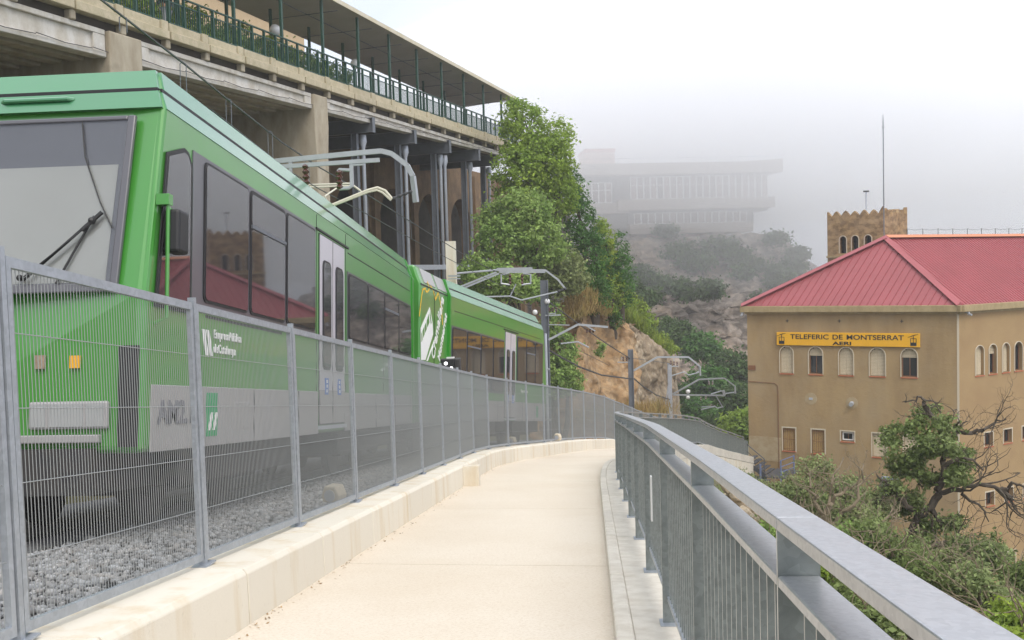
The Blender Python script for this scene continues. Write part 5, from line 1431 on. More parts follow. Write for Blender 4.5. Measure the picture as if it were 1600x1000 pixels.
mb = MB(); mb.tube([A(1050, 587), A(1069, 581), A(1076, 586), A(1088, 583)], .035, 5); mb.beam(A(1088, 583), A(1094, 580), .1, .08); obj('steady_arm', mb, m_arm, g3)
d4_ = 72.0; A = lambda px, py, d=d4_: at(px, py, d)
P = A(1046, 568); zb = A(1047, 700).z
g4 = root('catenary_gantry', (P.x, P.y, zb), 'pale farther mast with two arms reaching towards the cable car station', 'catenary support', 'overhead line supports')
mb = MB(); x, y = P.x, P.y; mb.box(x - .15, x + .15, y - .12, y + .12, zb, P.z); obj('mast', mb, m_steel_l, g4)
mb = MB(); mb.tube([A(1044, 603), A(1038, 650)], .05, 6); obj('stay', mb, m_steel_l, g4)
mb = MB()
for a, b in ((A(1051, 616), A(1092, 593)), (A(1092, 593), A(1132, 591)), (A(1132, 591), A(1148, 603)), (A(1148, 603), A(1149, 615))): mb.beam(a, b, .11, .10)
mb.beam(A(1052, 617), A(1132, 618), .12, .10); mb.beam(A(1130, 610), A(1132, 618), .2, .1, (0, 1, 0)); mb.tube([A(1111, 616), A(1127, 611), A(1134, 615), A(1149, 613)], .05, 5)
mb.beam(A(1119, 619), A(1130, 637), .09, .07); obj('bent_arm', mb, m_arm, g4)
mb = MB(); mb.tube([A(1096, 640), A(1117, 635), A(1121, 638), A(1128, 636)], .05, 5); mb.tube([A(1096, 636), A(1117, 635)], .03, 5); obj('steady_arm', mb, m_arm, g4)
for x0 in (1107, 1114): mb = MB(); mb.beam(A(x0, 594), A(x0, 599), .06, .05, (0, 1, 0)); obj('hanger', mb, m_arm, g4)
for x0, yy_ in ((1108, 599), (1113, 599), (1095, 623), (1103, 622)):
    mb = MB(); insul(mb, A(x0, yy_ - 3), A(x0, yy_ + 3), .08, 2); obj('insulator', mb, m_porc, g4)
for c_, r_ in (((1075, 612), .17), ((1075, 621), .15)): mb = MB(); mb.ball(A(*c_), r_, 10, 8); obj('globe_weight', mb, m_lamp, g4)
# wires
def wire(name, pts, r, label, group='overhead wires', sag=0.0):
    P_ = [at(*p) for p in pts]
    out_ = []
    for a, b in zip(P_, P_[1:]):
        n = 8
        for i in range(n):
            t = i / n; q = a.lerp(b, t); q.z -= sag * 4 * t * (1 - t); out_.append(q)
    out_.append(P_[-1])
    mb = MB(); mb.tube(out_, r, 5)
    return tag(obj(name, mb, m_cable), label, 'wire', group)
wire('messenger_wire', [(120, -30, 9.5), (165, 5, 10.3), (288, 100, 12.3), (355, 155, 13.9), (440, 222, 16.3), (500, 262, 18.8), (580, 308, 22.5), (670, 364, 29), (745, 410, 37), (800, 436, 42)], .014, 'upper overhead wire running high along the train below the viaduct')
cw_ = [(330, 171, 13.5), (448, 265, 16.6), (500, 296, 18.8), (580, 338, 22.5), (670, 388, 29), (740, 425, 37), (815, 462, 42)]
wire('contact_wire', cw_, .011, 'lower contact wire that dips just above the nearer train roof')
for i, (px, y0, y1, d) in enumerate(((192, 28, 50, 10.7), (286, 100, 146, 12.3), (357, 157, 197, 13.95), (422, 207, 250, 15.7), (480, 252, 285, 18.2), (572, 305, 334, 22.2), (640, 345, 372, 27))):
    mb = MB(); dx = .028
    for s_ in (-1, 1):
        a, b = at(px, y0, d) + Vector((dx * s_, dx * s_, 0)), at(px + 1, y1, d) + Vector((dx * s_, dx * s_, 0))
        mb.tube([a, b], .006, 4)
    mb.tube([at(px, y0, d) + Vector((-dx, -dx, 0)), at(px, y0 - .5, d) + Vector((0, 0, .02)), at(px, y0, d) + Vector((dx, dx, 0))], .007, 4)
    tag(obj('dropper', mb, m_steel), ['topmost double dropper wire in front of the concrete girder', 'double dropper wire left of the first pier gap, second from the top', 'double dropper wire above the nearer train roof, third from the top', 'double dropper wire just left of the near gantry arm', 'double dropper wire between the two brown insulators', 'double dropper wire beside the first steel column', 'double dropper wire beside the second steel column'][i], 'wire', 'droppers between the overhead wires')
wire('feeder_cable', [(858, 547, 43.2), (880, 560, 47), (905, 573, 49), (940, 586, 53), (986, 592, 58)], .045, 'thick black cable sagging from the train tail mast across the rock', sag=0)
wire('feeder_cable', [(991, 592, 58), (1005, 604, 61), (1025, 617, 66), (1046, 624, 72)], .045, 'thick black cable continuing from the angular mast down to the pale mast')
wire('feeder_wire', [(858, 472, 43), (905, 507, 48), (945, 535, 53), (984, 560, 58)], .03, 'thin wire slanting from the white globe down across the rock')
wire('feeder_wire', [(990, 560, 58), (1020, 564, 64), (1047, 568, 72)], .02, 'short thin wire between the two masts before the rock')
wire('contact_wire', [(815, 470, 42), (900, 545, 55), (990, 590, 70), (1075, 621, 78), (1100, 640, 80)], .018, 'far contact wire crossing in front of the rocks towards the valley')
wire('feeder_wire', [(1050, 590, 72), (1075, 600, 76), (1135, 612, 80)], .018, 'far thin wire beside the two armed pale mast')

# ------------------------------------------------------------------ signal and trackside boxes
P = at(702, 570, 21.6)
sgn = root('railway_signal', (P.x, P.y, zp(P.y) + .4), 'black box signal with two white lights showing just above the fence', 'signal')
TSg = frame(P, (CR.x, CR.y, 0))
mb = MB(TSg); mb.box(-.19, .12, -.08, .12, -.30, .14); obj('signal_box', mb, m_black, sgn, bevel=.02)
mb = MB(TSg); mb.box(.12, .25, .02, .30, -.22, .13); obj('rear_box', mb, m_dark, sgn, bevel=.02)
mb = MB(TSg); mb.box(-.06, .12, .0, .14, .141, .17); obj('signal_cap', mb, m_lamp, sgn)
mb = MB(TSg); mb.tube([(0, .05, -.3), (0, .05, -2.4)], .05, 8); obj('signal_post', mb, m_steel, sgn)
for x, z in ((-.07, .04), (.05, -.07)):
    mb = MB(TSg); mb.tube([(x, -.10, z), (x, -.078, z)], .038, 12); obj('lens', mb, m_signal, sgn)
for px, py, d, lb in ((522, 772, 12.4, 'small beige cable box with a white lead on the ballast near the door'), (800, 689, 29.6, 'small beige cable box on the ballast behind the far fence panels'), (871, 683, 34.4, 'small beige cable box beside the slim pipe at the train tail')):
    P = at(px, py, d); s_ = .12
    b_ = root('trackside_box', P, lb, 'cable box', 'cable boxes on the ballast')
    T = frame(P, (.9, -.3, 0))
    mb = MB(T); mb.prism([(-s_, -.1, -s_), (s_, -.1, -s_), (s_ * 1.1, -.1, 0), (s_ * .7, -.1, s_), (-s_ * .7, -.1, s_), (-s_ * 1.1, -.1, 0)], (0, .2, 0)); obj('box_body', mb, m_plaster, b_, bevel=.02)
    mb = MB(T); mb.tube([(-s_ * .9, -.12, -.05), (-s_ * 1.6, -.14, -.12), (-s_ * 2.0, -.14, -.19)], .018, 6); obj('lead', mb, m_white, b_)
    mb = MB(T); mb.tube([(0, -.11, 0), (0, -.09, 0)], .08, 10); obj('box_lid', mb, m_steel_l, b_)

# ------------------------------------------------------------------ foliage
def foliage(name, blobs, n, size, m, parent=None, clump=.32, per=26, seed=0, flat=.5, shell=.72, **tags):
    """leaf-sized faces gathered in clumps through the volume of the crown; blobs are (centre, (rx, ry, rz))"""
    g = np.random.default_rng(seed)
    vol = np.array([b[1][0] * b[1][1] * b[1][2] for b in blobs]) ** .75; vol /= vol.sum()
    nc = max(6, n // per)
    which = g.choice(len(blobs), nc, p=vol)
    dv = g.normal(size=(nc, 3)); dv /= np.linalg.norm(dv, axis=1)[:, None]
    rad = shell + (1.06 - shell) * g.random(nc) ** .6
    rad = np.where(g.random(nc) < .28, rad * g.random(nc) ** .4, rad)
    C_ = np.array([tuple(b[0]) for b in blobs])[which]; Rr = np.array([b[1] for b in blobs])[which]
    cen = C_ + dv * rad[:, None] * Rr
    cs = clump * (.5 + .9 * g.random(nc))
    cid = np.repeat(np.arange(nc), per); N_ = len(cid)
    off_ = g.normal(size=(N_, 3)) * np.array([.55, .55, .36]) * cs[cid][:, None]
    P = cen[cid] + off_
    nrm = dv[cid] * .7 + g.normal(size=(N_, 3)) * .75 + np.array([0, 0, flat])
    nrm /= np.linalg.norm(nrm, axis=1)[:, None]
    t = np.cross(nrm, g.normal(size=(N_, 3))); t /= np.linalg.norm(t, axis=1)[:, None] + 1e-9
    b = np.cross(nrm, t)
    L = size * (.6 + .8 * g.random(N_))[:, None]; Wd = L * (.42 + .2 * g.random(N_))[:, None]
    tip = P + t * L - nrm * L * .18; base = P - t * L * .85; l = P + b * Wd + nrm * L * .10; r = P - b * Wd + nrm * L * .10
    V_ = np.stack([base, l, tip, r], 1).reshape(-1, 3); F_ = np.arange(N_ * 4).reshape(-1, 4)
    return np_obj(name, V_, F_, m, parent, **tags)
def limbs(mb, base, tops, r0, rng_, bend=.12):
    for tp in tops:
        a, b = Vector(base), Vector(tp); L = (b - a).length
        pts = [a.lerp(b, t) + Vector((rng_.normal() * bend * L * .3, rng_.normal() * bend * L * .3, 0)) * math.sin(math.pi * t) for t in (0, .25, .5, .75, 1)]
        mb.tube(pts, [r0, r0 * .8, r0 * .6, r0 * .4, r0 * .15], 6)
def px_blob(px, py, d, rpx, rpy, deep=None):
    k = d / FPX
    return (at(px, py, d), (rpx * k, (deep if deep else (rpx + rpy) * .5 * k), rpy * k))
def tree(name, label, cat, blobs, n, size, m, seed, group=None, clump=.4, per=26, trunk=True, bark=None, **kw):
    B = [px_blob(*b) for b in blobs]
    lowest = min(B, key=lambda b: b[0].z - b[1][2])
    c = sum((b[0] for b in B), Vector()) / len(B)
    bx, by = lowest[0].x, lowest[0].y
    zb = lowest[0].z - lowest[1][2] * 1.15
    gz_ = tz(bx, by)
    if gz_ < zb and zb - gz_ < 6 and trunk: zb = gz_ + .3
    r = root(name, (bx, by, zb), label, cat, group)
    foliage('crown', B, n, size, m, r, clump=clump, per=per, seed=seed, **kw)
    if trunk:
        g = np.random.default_rng(seed + 99)
        mb = MB(); limbs(mb, (bx, by, zb - .6), [b[0] + Vector((0, 0, b[1][2] * .5)) for b in B], max(.05, .035 * (c.z - zb + 1)), g); obj('trunk', mb, bark or m_bark, r)
    return r
HG = 'trees and bushes on the hillside above the track'
tree('broadleaf_tree', 'tall bright green tree standing against the far end of the viaduct', 'tree', [(818, 205, 59, 34, 48), (845, 255, 58.5, 48, 52), (870, 235, 59, 26, 48), (812, 275, 58, 42, 46), (866, 300, 59, 34, 44), (800, 182, 60, 16, 26)], 19000, .115, l_bright, 1, HG, clump=.42)
tree('broadleaf_tree', 'light leaved spreading tree in front of the last viaduct column', 'tree', [(815, 335, 53, 44, 38), (785, 375, 52, 38, 34), (840, 380, 52.5, 44, 36), (770, 345, 54, 20, 26)], 14000, .105, l_mid, 2, HG, clump=.36)
tree('cypress_tree', 'dark green bushy evergreen on the slope just above the orange dry grass', 'tree', [(905, 350, 61, 24, 44), (918, 410, 60, 32, 54), (895, 300, 62, 18, 34), (930, 455, 60, 22, 34)], 10000, .10, l_dark, 3, HG, clump=.33)
tree('evergreen_tree', 'narrow dark tree at the crest beside the misty restaurant', 'tree', [(965, 400, 65, 16, 36), (972, 440, 64, 16, 40), (948, 425, 64, 17, 46)], 6500, .10, l_dark, 4, HG, clump=.33)
tree('evergreen_tree', 'yellow green slender shrub tree between the two dark evergreens on the crest', 'tree', [(940, 385, 63, 17, 42), (955, 460, 63, 18, 34)], 4200, .105, l_yel, 5, HG, clump=.3)
tree('broadleaf_tree', 'low spreading light tree behind the trussed overhead arm', 'tree', [(770, 440, 48, 44, 26), (740, 420, 47, 22, 22), (810, 450, 48, 34, 24)], 7000, .105, l_mid, 6, HG, clump=.3)
tree('broadleaf_tree', 'pale green tree hanging over the orange dry grass at the rock top', 'tree', [(872, 415, 56, 36, 34), (850, 445, 55.5, 32, 28), (896, 435, 56, 22, 24)], 7500, .11, l_olive, 7, HG, clump=.33)
tree('bush', 'dense green bush at the rock foot right behind the train tail', 'bush', [(876, 550, 54, 22, 32), (870, 590, 53, 20, 30), (892, 592, 53.5, 16, 24), (864, 505, 55, 16, 34)], 8000, .10, l_mid, 8, HG, clump=.3, trunk=True)
tree('bush', 'yellow green bush running down the top edge of the pale rock', 'bush', [(990, 488, 69, 20, 22), (1006, 505, 71, 18, 17), (975, 470, 67, 16, 20)], 4200, .12, l_yel, 9, HG, clump=.32)
tree('bush', 'small yellowish bush at the lower end of the pale rock crest', 'bush', [(1030, 535, 76, 18, 13), (1047, 546, 79, 14, 10)], 2200, .12, l_yel, 10, HG, clump=.3)
tree('bush', 'dark shrub hanging in the crevice between the two rock faces', 'bush', [(962, 500, 63, 8, 14), (950, 480, 63, 12, 10)], 900, .1, l_dark, 11, HG, clump=.25)
tree('bush', 'small green tuft growing on the orange rock face', 'bush', [(938, 545, 58, 7, 10), (934, 553, 58, 6, 7)], 420, .08, l_mid, 12, HG, clump=.2, trunk=False)
# dry grass on top of the cutting
def grass(name, region, n, h, m, seed):
    g = np.random.default_rng(seed); V_ = []
    for i in range(n):
        px0, py0, px1, py1, d0, d1, w = region[g.integers(len(region))]
        t = g.random(); P = at(px0 + (px1 - px0) * t + g.normal() * w, py0 + (py1 - py0) * t + g.normal() * w * .6, d0 + (d1 - d0) * t + g.normal() * .3)
        hh = h * (.5 + g.random()); le = Vector((g.normal() * .3 * hh, g.normal() * .3 * hh, hh)); sd_ = Vector((g.normal(), g.normal(), 0)).normalized() * .02
        V_ += [tuple(P - sd_), tuple(P + sd_), tuple(P + le + sd_ * .3), tuple(P + le - sd_ * .3)]
    np_obj(name, V_, np.arange(len(V_)).reshape(-1, 4), m, kind='stuff')
grass('dry_grass', [(895, 480, 925, 478, 57, 60, 11), (905, 462, 920, 470, 58, 59, 8), (885, 495, 905, 490, 57, 58, 6), (928, 486, 945, 488, 60, 61, 5)], 5200, .42, l_dry, 3)
grass('dry_grass', [(975, 488, 1005, 516, 65, 70, 6), (1005, 516, 1045, 552, 70, 78, 5)], 3200, .40, l_yel, 4)
grass('dry_grass', [(905, 655, 1040, 640, 55, 64, 9)], 2600, .40, l_dry, 5)
# shrubs on the terrace
def vb(s, y, z, r): return (TV @ Vector((s, y, z)), r)
for i, (s, hh, lb) in enumerate(((-4.5, 1.5, 'green terrace shrub behind the railing at the upper left edge'), (-1.4, 1.7, 'green terrace shrub right behind the dark jacketed visitor'), (1.6, 1.95, 'green terrace shrub between the visitor and the first tall column'), (4.6, 1.95, 'green terrace shrub left of the nearer globe lamp'), (7.6, 2.1, 'green terrace shrub right of the nearer globe lamp'), (10.6, 2.0, 'bright terrace shrub under the canopy before the grey sheets'), (13.2, 1.8, 'last green terrace shrub beside the grey sheets'))):
    c = TV @ Vector((s, 3.2, 10.5)); r = root('terrace_shrub', c, lb, 'shrub', 'shrubs on the terrace')
    B = [vb(s, 3.2, 10.5 + hh * .5, (1.7, 1.0, hh * .52)), vb(s + .9, 3.0, 10.5 + hh * .7, (1.0, .8, hh * .42)), vb(s - .8, 3.3, 10.5 + hh * .62, (1.1, .9, hh * .42))]
    foliage('crown', B, 3600, .09, (l_mid, l_bright, l_yel)[i % 3], r, clump=.28, seed=40 + i, shell=.5)
    mb = MB(); limbs(mb, c, [b[0] for b in B], .05, np.random.default_rng(i)); obj('stem', mb, m_bark, r)
# far hill vegetation
fb = [(1000, 432, 142, 24, 18), (1038, 446, 139, 18, 14), (1085, 408, 145, 28, 14), (1120, 385, 147, 30, 14), (1060, 395, 147, 24, 14), (960, 440, 140, 22, 26), (1150, 400, 146, 24, 15), (1195, 420, 146, 26, 16), (1220, 440, 143, 24, 16), (1160, 425, 142, 10, 8), (1250, 455, 140, 16, 10), (1240, 415, 148, 16, 10), (1068, 452, 133, 6, 14), (1100, 452, 132, 5, 11), (1116, 450, 132, 6, 12), (1010, 465, 131, 16, 10), (985, 455, 132, 14, 14), (1190, 470, 135, 12, 8), (1040, 360, 151, 14, 6), (1210, 372, 150, 14, 7), (1245, 395, 150, 12, 7)]
kinds_ = ['wide green bush left below the restaurant piers', 'dark bush right of the widest one below the piers', 'large dark bush under the restaurant middle', 'dark bush close under the right end of the restaurant', 'bush directly beneath the restaurant base wall', 'bush by the near evergreens at the left of the misty hill', 'bush under the restaurant end wing', 'dim green bush on the right shoulder of the misty hill', 'lower dim bush on the right shoulder near the roof', 'small bush amid the pale right rock', 'lowest shoulder bush just above the red roof slope', 'faint small bush near the crest of the shoulder', 'small conical tree standing on a rock ledge', 'slim upright bush on the grey rock left of another', 'slim upright bush on the grey rock right of another', 'flat bush on the yellow ledge of the misty rock', 'bush at the left end of the yellow ledge', 'small bush near the station roof corner', 'faint tuft on the restaurant forecourt', 'faint bush at the restaurant corner end', 'faintest bush low on the crest at right']
for i, b in enumerate(fb):
    tree('hill_bush', kinds_[i], 'bush', [(b[0], b[1], b[2] - 2, b[3], b[4]), (b[0] + b[3] * .5, b[1] + b[4] * .3, b[2] - 2.5, b[3] * .6, b[4] * .7)], 1500, .30, l_far, 200 + i, 'bushes on the misty hill', clump=.9, per=20)
for i in range(10): pass
vf_ = [(1062, 525, 112, 20, 22, 'dark rounded tree nearest the pale rock crest in the valley'), (1095, 540, 110, 26, 20, 'dark tree under the grey cliff in the valley'), (1045, 515, 114, 10, 16, 'small dark tree tucked under the pale overhang'), (1010, 520, 118, 16, 18, 'dark tree against the grey cliff foot at left'), (1140, 575, 100, 30, 28, 'dense valley tree beside the station edge, upper one'), (1110, 600, 96, 34, 26, 'dense valley tree behind the far mast arms'), (1150, 630, 92, 26, 30, 'deep green valley tree beside the station edge, middle one'), (1090, 650, 90, 30, 26, 'deep green valley tree low behind the far fence'), (1120, 675, 86, 28, 22, 'deep green valley tree low behind the far handrail'), (1155, 665, 80, 20, 22, 'bright green bush right at the station wall foot'), (1060, 625, 100, 20, 22, 'brownish green valley tree behind the pale mast'), (1030, 660, 92, 22, 18, 'low valley tree behind the mast foot')]
for i, (px, py, d, rx_, ry_, lb) in enumerate(vf_):
    tree('valley_tree', lb, 'tree', [(px, py, d, rx_, ry_), (px + rx_ * .5, py + ry_ * .4, d - 1, rx_ * .7, ry_ * .7), (px - rx_ * .5, py + ry_ * .35, d - .5, rx_ * .7, ry_ * .7)], 3600, .22, l_bright if i == 9 else (l_far, l_dark)[i % 2], 300 + i, 'trees in the valley behind the station', clump=.7, per=22)

# ------------------------------------------------------------------ gnarled oaks and scrub on the slope right of the walkway
def twig(mb, p, d, L, r, g, depth, kink=.5):
    n = 5; pts = [Vector(p)]; dd = Vector(d).normalized()
    for i in range(n):
        dd = (dd + Vector(tuple(g.normal(size=3))) * kink * .55 + Vector((0, 0, .05))).normalized()
        pts.append(pts[-1] + dd * L / n)
    mb.tube(pts, [r * (1 - .75 * i / n) for i in range(n + 1)], 5, cap=False)
    if depth > 0:
        for i in range(2, n + 1):
            if g.random() < .85:
                sd_ = (dd + Vector(tuple(g.normal(size=3))) * .9).normalized(); twig(mb, pts[i], sd_, L * (.42 + .3 * g.random()), r * .45, g, depth - 1, kink)
def poly_limb(mb, pxs, d, r0, r1, g, twigs=0, depth=1, tl=.9, jit=.10):
    pts = [at(px, py, d + (dd if dd else 0)) for px, py, dd in pxs]
    P_ = []
    for a, b in zip(pts, pts[1:]):
        for k in range(3): P_.append(a.lerp(b, k / 3) + Vector(tuple(g.normal(size=3))) * jit * .5)
    P_.append(pts[-1]); n = len(P_)
    mb.tube(P_, [r0 + (r1 - r0) * i / (n - 1) for i in range(n)], 7)
    for k in range(twigs):
        i = int(n * (.3 + .7 * g.random())) - 1; i = max(1, min(n - 1, i))
        dv = (P_[i] - P_[i - 1]).normalized() + Vector(tuple(g.normal(size=3))) * .8
        twig(mb, P_[i], dv, tl * (.5 + g.random()), max(.012, r1 * .9), g, depth)
dO = 27.0
b_ = at(1418, 900, dO)
oak = root('oak_tree', (b_.x, b_.y, tz(b_.x, b_.y)), 'gnarled half dead oak with dark bent limbs in front of the station corner', 'tree')
g = np.random.default_rng(77)
mb = MB()
mb.tube([at(1412, 955, dO), Vector((at(1412, 955, dO).x, at(1412, 955, dO).y, tz(b_.x, b_.y) - .3))], [.155, .22], 7)
poly_limb(mb, [(1412, 960, 0), (1420, 880, 0), (1424, 835, 0), (1440, 800, -.2), (1468, 772, -.3)], dO, .155, .105, g, 2)
obj('trunk', mb, m_bark, oak)
lm = MB()
poly_limb(lm, [(1466, 773, -.3), (1500, 763, -.5), (1530, 755, -.6), (1560, 762, -.6), (1575, 764, -.7)], dO, .078, .04, g, 9, 2, 1.0)
poly_limb(lm, [(1565, 763, -.6), (1580, 780, -.7), (1590, 800, -.6)], dO, .06, .02, g, 5, 1, .7)
poly_limb(lm, [(1575, 764, -.6), (1595, 755, -.7), (1610, 765, -.8)], dO, .05, .02, g, 4, 1, .7)
poly_limb(lm, [(1468, 770, -.3), (1474, 735, 0), (1477, 700, .1), (1480, 665, .1), (1482, 650, .1)], dO, .10, .04, g, 3, 1, .7)
poly_limb(lm, [(1478, 690, .1), (1460, 655, .2), (1445, 632, .2), (1440, 622, .2)], dO, .11, .035, g, 5, 2, .7)
poly_limb(lm, [(1440, 622, .2), (1425, 624, .2), (1410, 628, .1)], dO, .035, .012, g, 4, 1, .4)
poly_limb(lm, [(1482, 683, .1), (1505, 676, 0), (1535, 670, 0), (1550, 660, 0), (1572, 655, .1)], dO, .075, .02, g, 10, 2, .8)
poly_limb(lm, [(1484, 672, .1), (1500, 663, 0), (1512, 658, 0)], dO, .05, .015, g, 4, 1, .5)
poly_limb(lm, [(1474, 725, 0), (1500, 718, -.3), (1520, 718, -.4), (1537, 735, -.4)], dO, .07, .02, g, 7, 1, .7)
poly_limb(lm, [(1440, 800, -.2), (1410, 785, -.4), (1400, 770, -.4), (1385, 755, -.5), (1370, 742, -.5)], dO, .09, .02, g, 7, 2, .6)
poly_limb(lm, [(1405, 778, -.4), (1385, 770, -.4), (1372, 790, -.3), (1375, 815, -.3)], dO, .06, .02, g, 5, 1, .5)
poly_limb(lm, [(1420, 740, .2), (1440, 738, .1), (1465, 755, 0)], dO, .03, .05, g, 3, 1, .5)
poly_limb(lm, [(1430, 870, -.5), (1470, 850, -.8), (1500, 860, -.9), (1540, 880, -.9), (1565, 890, -.9)], dO, .12, .03, g, 10, 2, .8)
poly_limb(lm, [(1500, 770, -.5), (1530, 790, -.8), (1545, 815, -.8)], dO, .05, .015, g, 7, 1, .7)
obj('limb', lm, m_bark, oak)
gb = np.random.default_rng(31)
B = []
for (cx_, cy_, sx_, sy_, n_) in ((1450, 690, 30, 26, 9), (1485, 680, 14, 24, 4), (1425, 725, 26, 22, 6), (1475, 748, 34, 12, 6), (1430, 785, 26, 22, 6), (1470, 815, 30, 18, 5), (1442, 648, 14, 12, 3), (1530, 850, 26, 16, 5), (1400, 700, 16, 26, 4), (1395, 760, 22, 20, 4), (1500, 720, 16, 16, 4), (1445, 850, 36, 18, 6)):
    for _ in range(n_): r_ = 7 + 8 * gb.random(); B.append(px_blob(cx_ + gb.normal() * sx_ * .6, cy_ + gb.normal() * sy_ * .6, dO + gb.normal() * .5, r_ * 1.3, r_))
foliage('crown', B, 15000, .062, l_oak, oak, clump=.17, per=15, seed=61, shell=.3)
dS = 24.0
b_ = at(1300, 890, dS)
ol = root('scrub_tree', (b_.x, b_.y, b_.z - 1), 'leaning scrub tree with bare pale twigs left of the gnarled oak', 'tree')
lm = MB(); g = np.random.default_rng(5)
for pl in ([(1310, 900, 0), (1296, 850, 0), (1290, 800, 0), (1300, 755, 0), (1318, 715, .1)], [(1292, 815, 0), (1275, 790, 0), (1265, 765, 0), (1262, 740, 0)], [(1294, 830, 0), (1330, 800, -.2), (1345, 760, -.2), (1350, 725, -.2)], [(1300, 850, 0), (1340, 835, -.3), (1370, 820, -.3), (1390, 805, -.3)], [(1290, 800, 0), (1306, 775, 0), (1325, 762, 0), (1345, 750, 0)], [(1240, 860, 0), (1255, 820, 0), (1258, 780, 0)]):
    poly_limb(lm, pl, dS, .065, .018, g, 9, 2, .6)
obj('limb', lm, m_bark2, ol)
B = [px_blob(*b) for b in ((1272, 735, dS + 2, 28, 20), (1245, 765, dS + 1, 28, 20), (1320, 770, dS + 2, 40, 26), (1290, 800, dS + 1.5, 40, 30), (1345, 820, dS + 1, 40, 30), (1370, 790, dS + 3, 26, 26))]
foliage('crown', B, 12000, .052, l_olive, ol, clump=.24, per=14, seed=62, shell=.35)
SG = 'scrub on the slope beside the handrail'
sc = [((1395, 860, 22, 46, 34), (1360, 840, 22, 34, 26), 'green oak scrub at the foot of the leaning scrub tree', l_oak), ((1460, 905, 21, 52, 40), (1430, 880, 21.5, 36, 30), 'dark oak scrub around the gnarled trunk base', l_oak), ((1545, 930, 20, 50, 40), (1510, 910, 20, 36, 30), 'oak scrub below the handrail at lower right', l_olive), ((1590, 905, 22, 30, 44), (1580, 960, 20, 30, 30), 'oak scrub touching the right picture edge under the oak limb', l_oak), ((1500, 870, 25, 46, 26), (1540, 870, 25, 34, 22), 'leafy scrub against the lower corner of the station', l_olive), ((1230, 790, 26, 26, 22), (1215, 775, 27, 18, 18), 'scrub beside the foot of the steel stairs', l_olive), ((1200, 835, 21, 36, 28), (1235, 850, 20, 34, 26), 'green scrub showing between the two handrail bars', l_mid), ((1290, 900, 17, 46, 34), (1250, 880, 18, 34, 26), 'bright scrub close under the handrail middle', l_bright), ((1370, 960, 15, 50, 36), (1330, 930, 16, 40, 30), 'scrub close under the handrail at lower right of the posts', l_oak), ((1330, 860, 23, 40, 30), (1300, 850, 23, 34, 26), 'scrub mass under the leaning pale twigs', l_mid), ((1600, 990, 15, 60, 40), (1540, 990, 15, 40, 30), 'yellow green scrub in the lower right corner', l_yel)]
for i, (a, b, lb, m) in enumerate(sc):
    gg = np.random.default_rng(900 + i)
    bl_ = [(a[0] + gg.normal() * a[3] * .45, a[1] + gg.normal() * a[4] * .4, a[2] + gg.normal() * .5, a[3] * (.28 + .2 * gg.random()), a[4] * (.3 + .25 * gg.random())) for _ in range(7)] + [b, (a[0], a[1] + a[4] * .25, a[2] + .3, a[3] * .8, a[4] * .7)]
    r_ = tree('scrub_bush', lb, 'bush', bl_, 6500, .052 if a[2] < 23 else .06, m, 500 + i, SG, clump=.20, per=15, shell=.35)
    tb = MB(); o_ = at(a[0], a[1] + a[4], a[2])
    for k in range(6): twig(tb, at(a[0] + gg.normal() * a[3] * .4, a[1] + a[4] * .3, a[2] - .3), Vector((gg.normal() * .7, gg.normal() * .4, 1)), 1.1, .022, gg, 1)
    obj('twig', tb, m_bark2, r_, kind='stuff')
gg = np.random.default_rng(404); UB = []
for i in range(1500):
    y = 2 + 54 * gg.random() ** 1.1; d = 4.6 + 10 * gg.random(); x = fx(y) + d; r_ = .22 + .3 * gg.random()
    UB.append((Vector((x, y, tz(x, y) + r_ * .3)), (r_ * 1.5, r_ * 1.5, r_)))
foliage('undergrowth', UB, 62000, .055, l_olive, clump=.24, per=14, seed=71, shell=.3, kind='stuff')
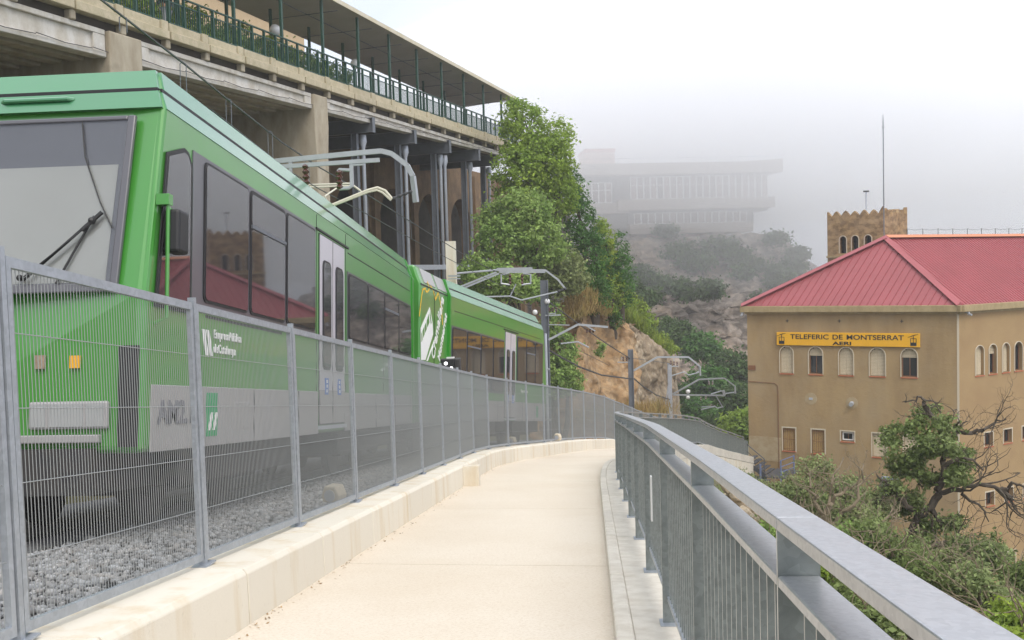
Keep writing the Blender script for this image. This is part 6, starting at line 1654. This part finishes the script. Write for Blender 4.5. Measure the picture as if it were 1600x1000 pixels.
# tumbled stones below the walkway
rw = root('rubble_bank', at(1165, 800, 30), 'bank of tumbled pale stones under the walkway seen between the handrail bars', 'stone bank')
g = np.random.default_rng(11)
stm = []
for k in range(4):
    bm = bmesh.new(); bmesh.ops.create_icosphere(bm, subdivisions=2, radius=1.0)
    for v in bm.verts: v.co *= 1 + .35 * noise.noise(v.co * 1.3 + Vector((k * 7, 0, 0)))
    me = bpy.data.meshes.new('stone'); bm.to_mesh(me); bm.free(); me.materials.append(m_stone); stm.append(me)
for i in range(70):
    t = g.random(); px = 1138 + 62 * t + g.normal() * 7; py = 772 + 60 * t + g.normal() * 13
    P = at(px, py, 31 - 4 * t + g.normal() * .5)
    s_ = .16 + .16 * g.random(); o = place('stone', stm[i % 4], rw, P, g.random() * 6, (s_ * (.8 + .5 * g.random()), s_, s_ * (.6 + .4 * g.random())))
    o.rotation_euler[0] = g.random()

# ------------------------------------------------------------------ mist
def volume(name, dens, col):
    m = bpy.data.materials.new(name); m.use_nodes = True; t = m.node_tree; t.nodes.clear()
    o = t.nodes.new('ShaderNodeOutputMaterial'); v = t.nodes.new('ShaderNodeVolumePrincipled')
    v.inputs['Color'].default_value = (*col, 1); v.inputs['Density'].default_value = dens; v.inputs['Anisotropy'].default_value = 0.0
    t.links.new(v.outputs[0], o.inputs['Volume']); return m
HAZE = 0.0007
mb = MB(); mb.box(-235, 305, -45, 345, -62, 62)
tag(obj('haze', mb, volume('haze_air', HAZE, (.97, .975, 1.0))), kind='stuff')

# fog bank drifting over the restaurant hill: nested bodies, thicker towards the middle
def fog(name, c, r, dens, label, seed):
    bm = bmesh.new(); bmesh.ops.create_icosphere(bm, subdivisions=4, radius=1.0)
    for v in bm.verts:
        k = 1 + .28 * noise.fractal(v.co * 1.6 + Vector((seed, 0, 0)), 1.0, 2.0, 4)
        v.co = Vector((v.co.x * r[0], v.co.y * r[1], v.co.z * r[2])) * k
    me = bpy.data.meshes.new(name); bm.to_mesh(me); bm.free(); me.materials.append(volume('fog_air', dens, (.985, .99, 1.0)))
    return tag(link(name, me, None, c), kind='stuff')
fc = at(1120, 250, 152)
fog('fog_bank', (fc.x + 4, fc.y + 6, 26), (84, 40, 18), .027, '', 1)
fog('fog_bank', (fc.x + 6, fc.y + 8, 24), (74, 38, 24), .023, '', 5)
fog('fog_bank', (fc.x + 10, fc.y + 6, 22), (80, 46, 34), .012, '', 9)
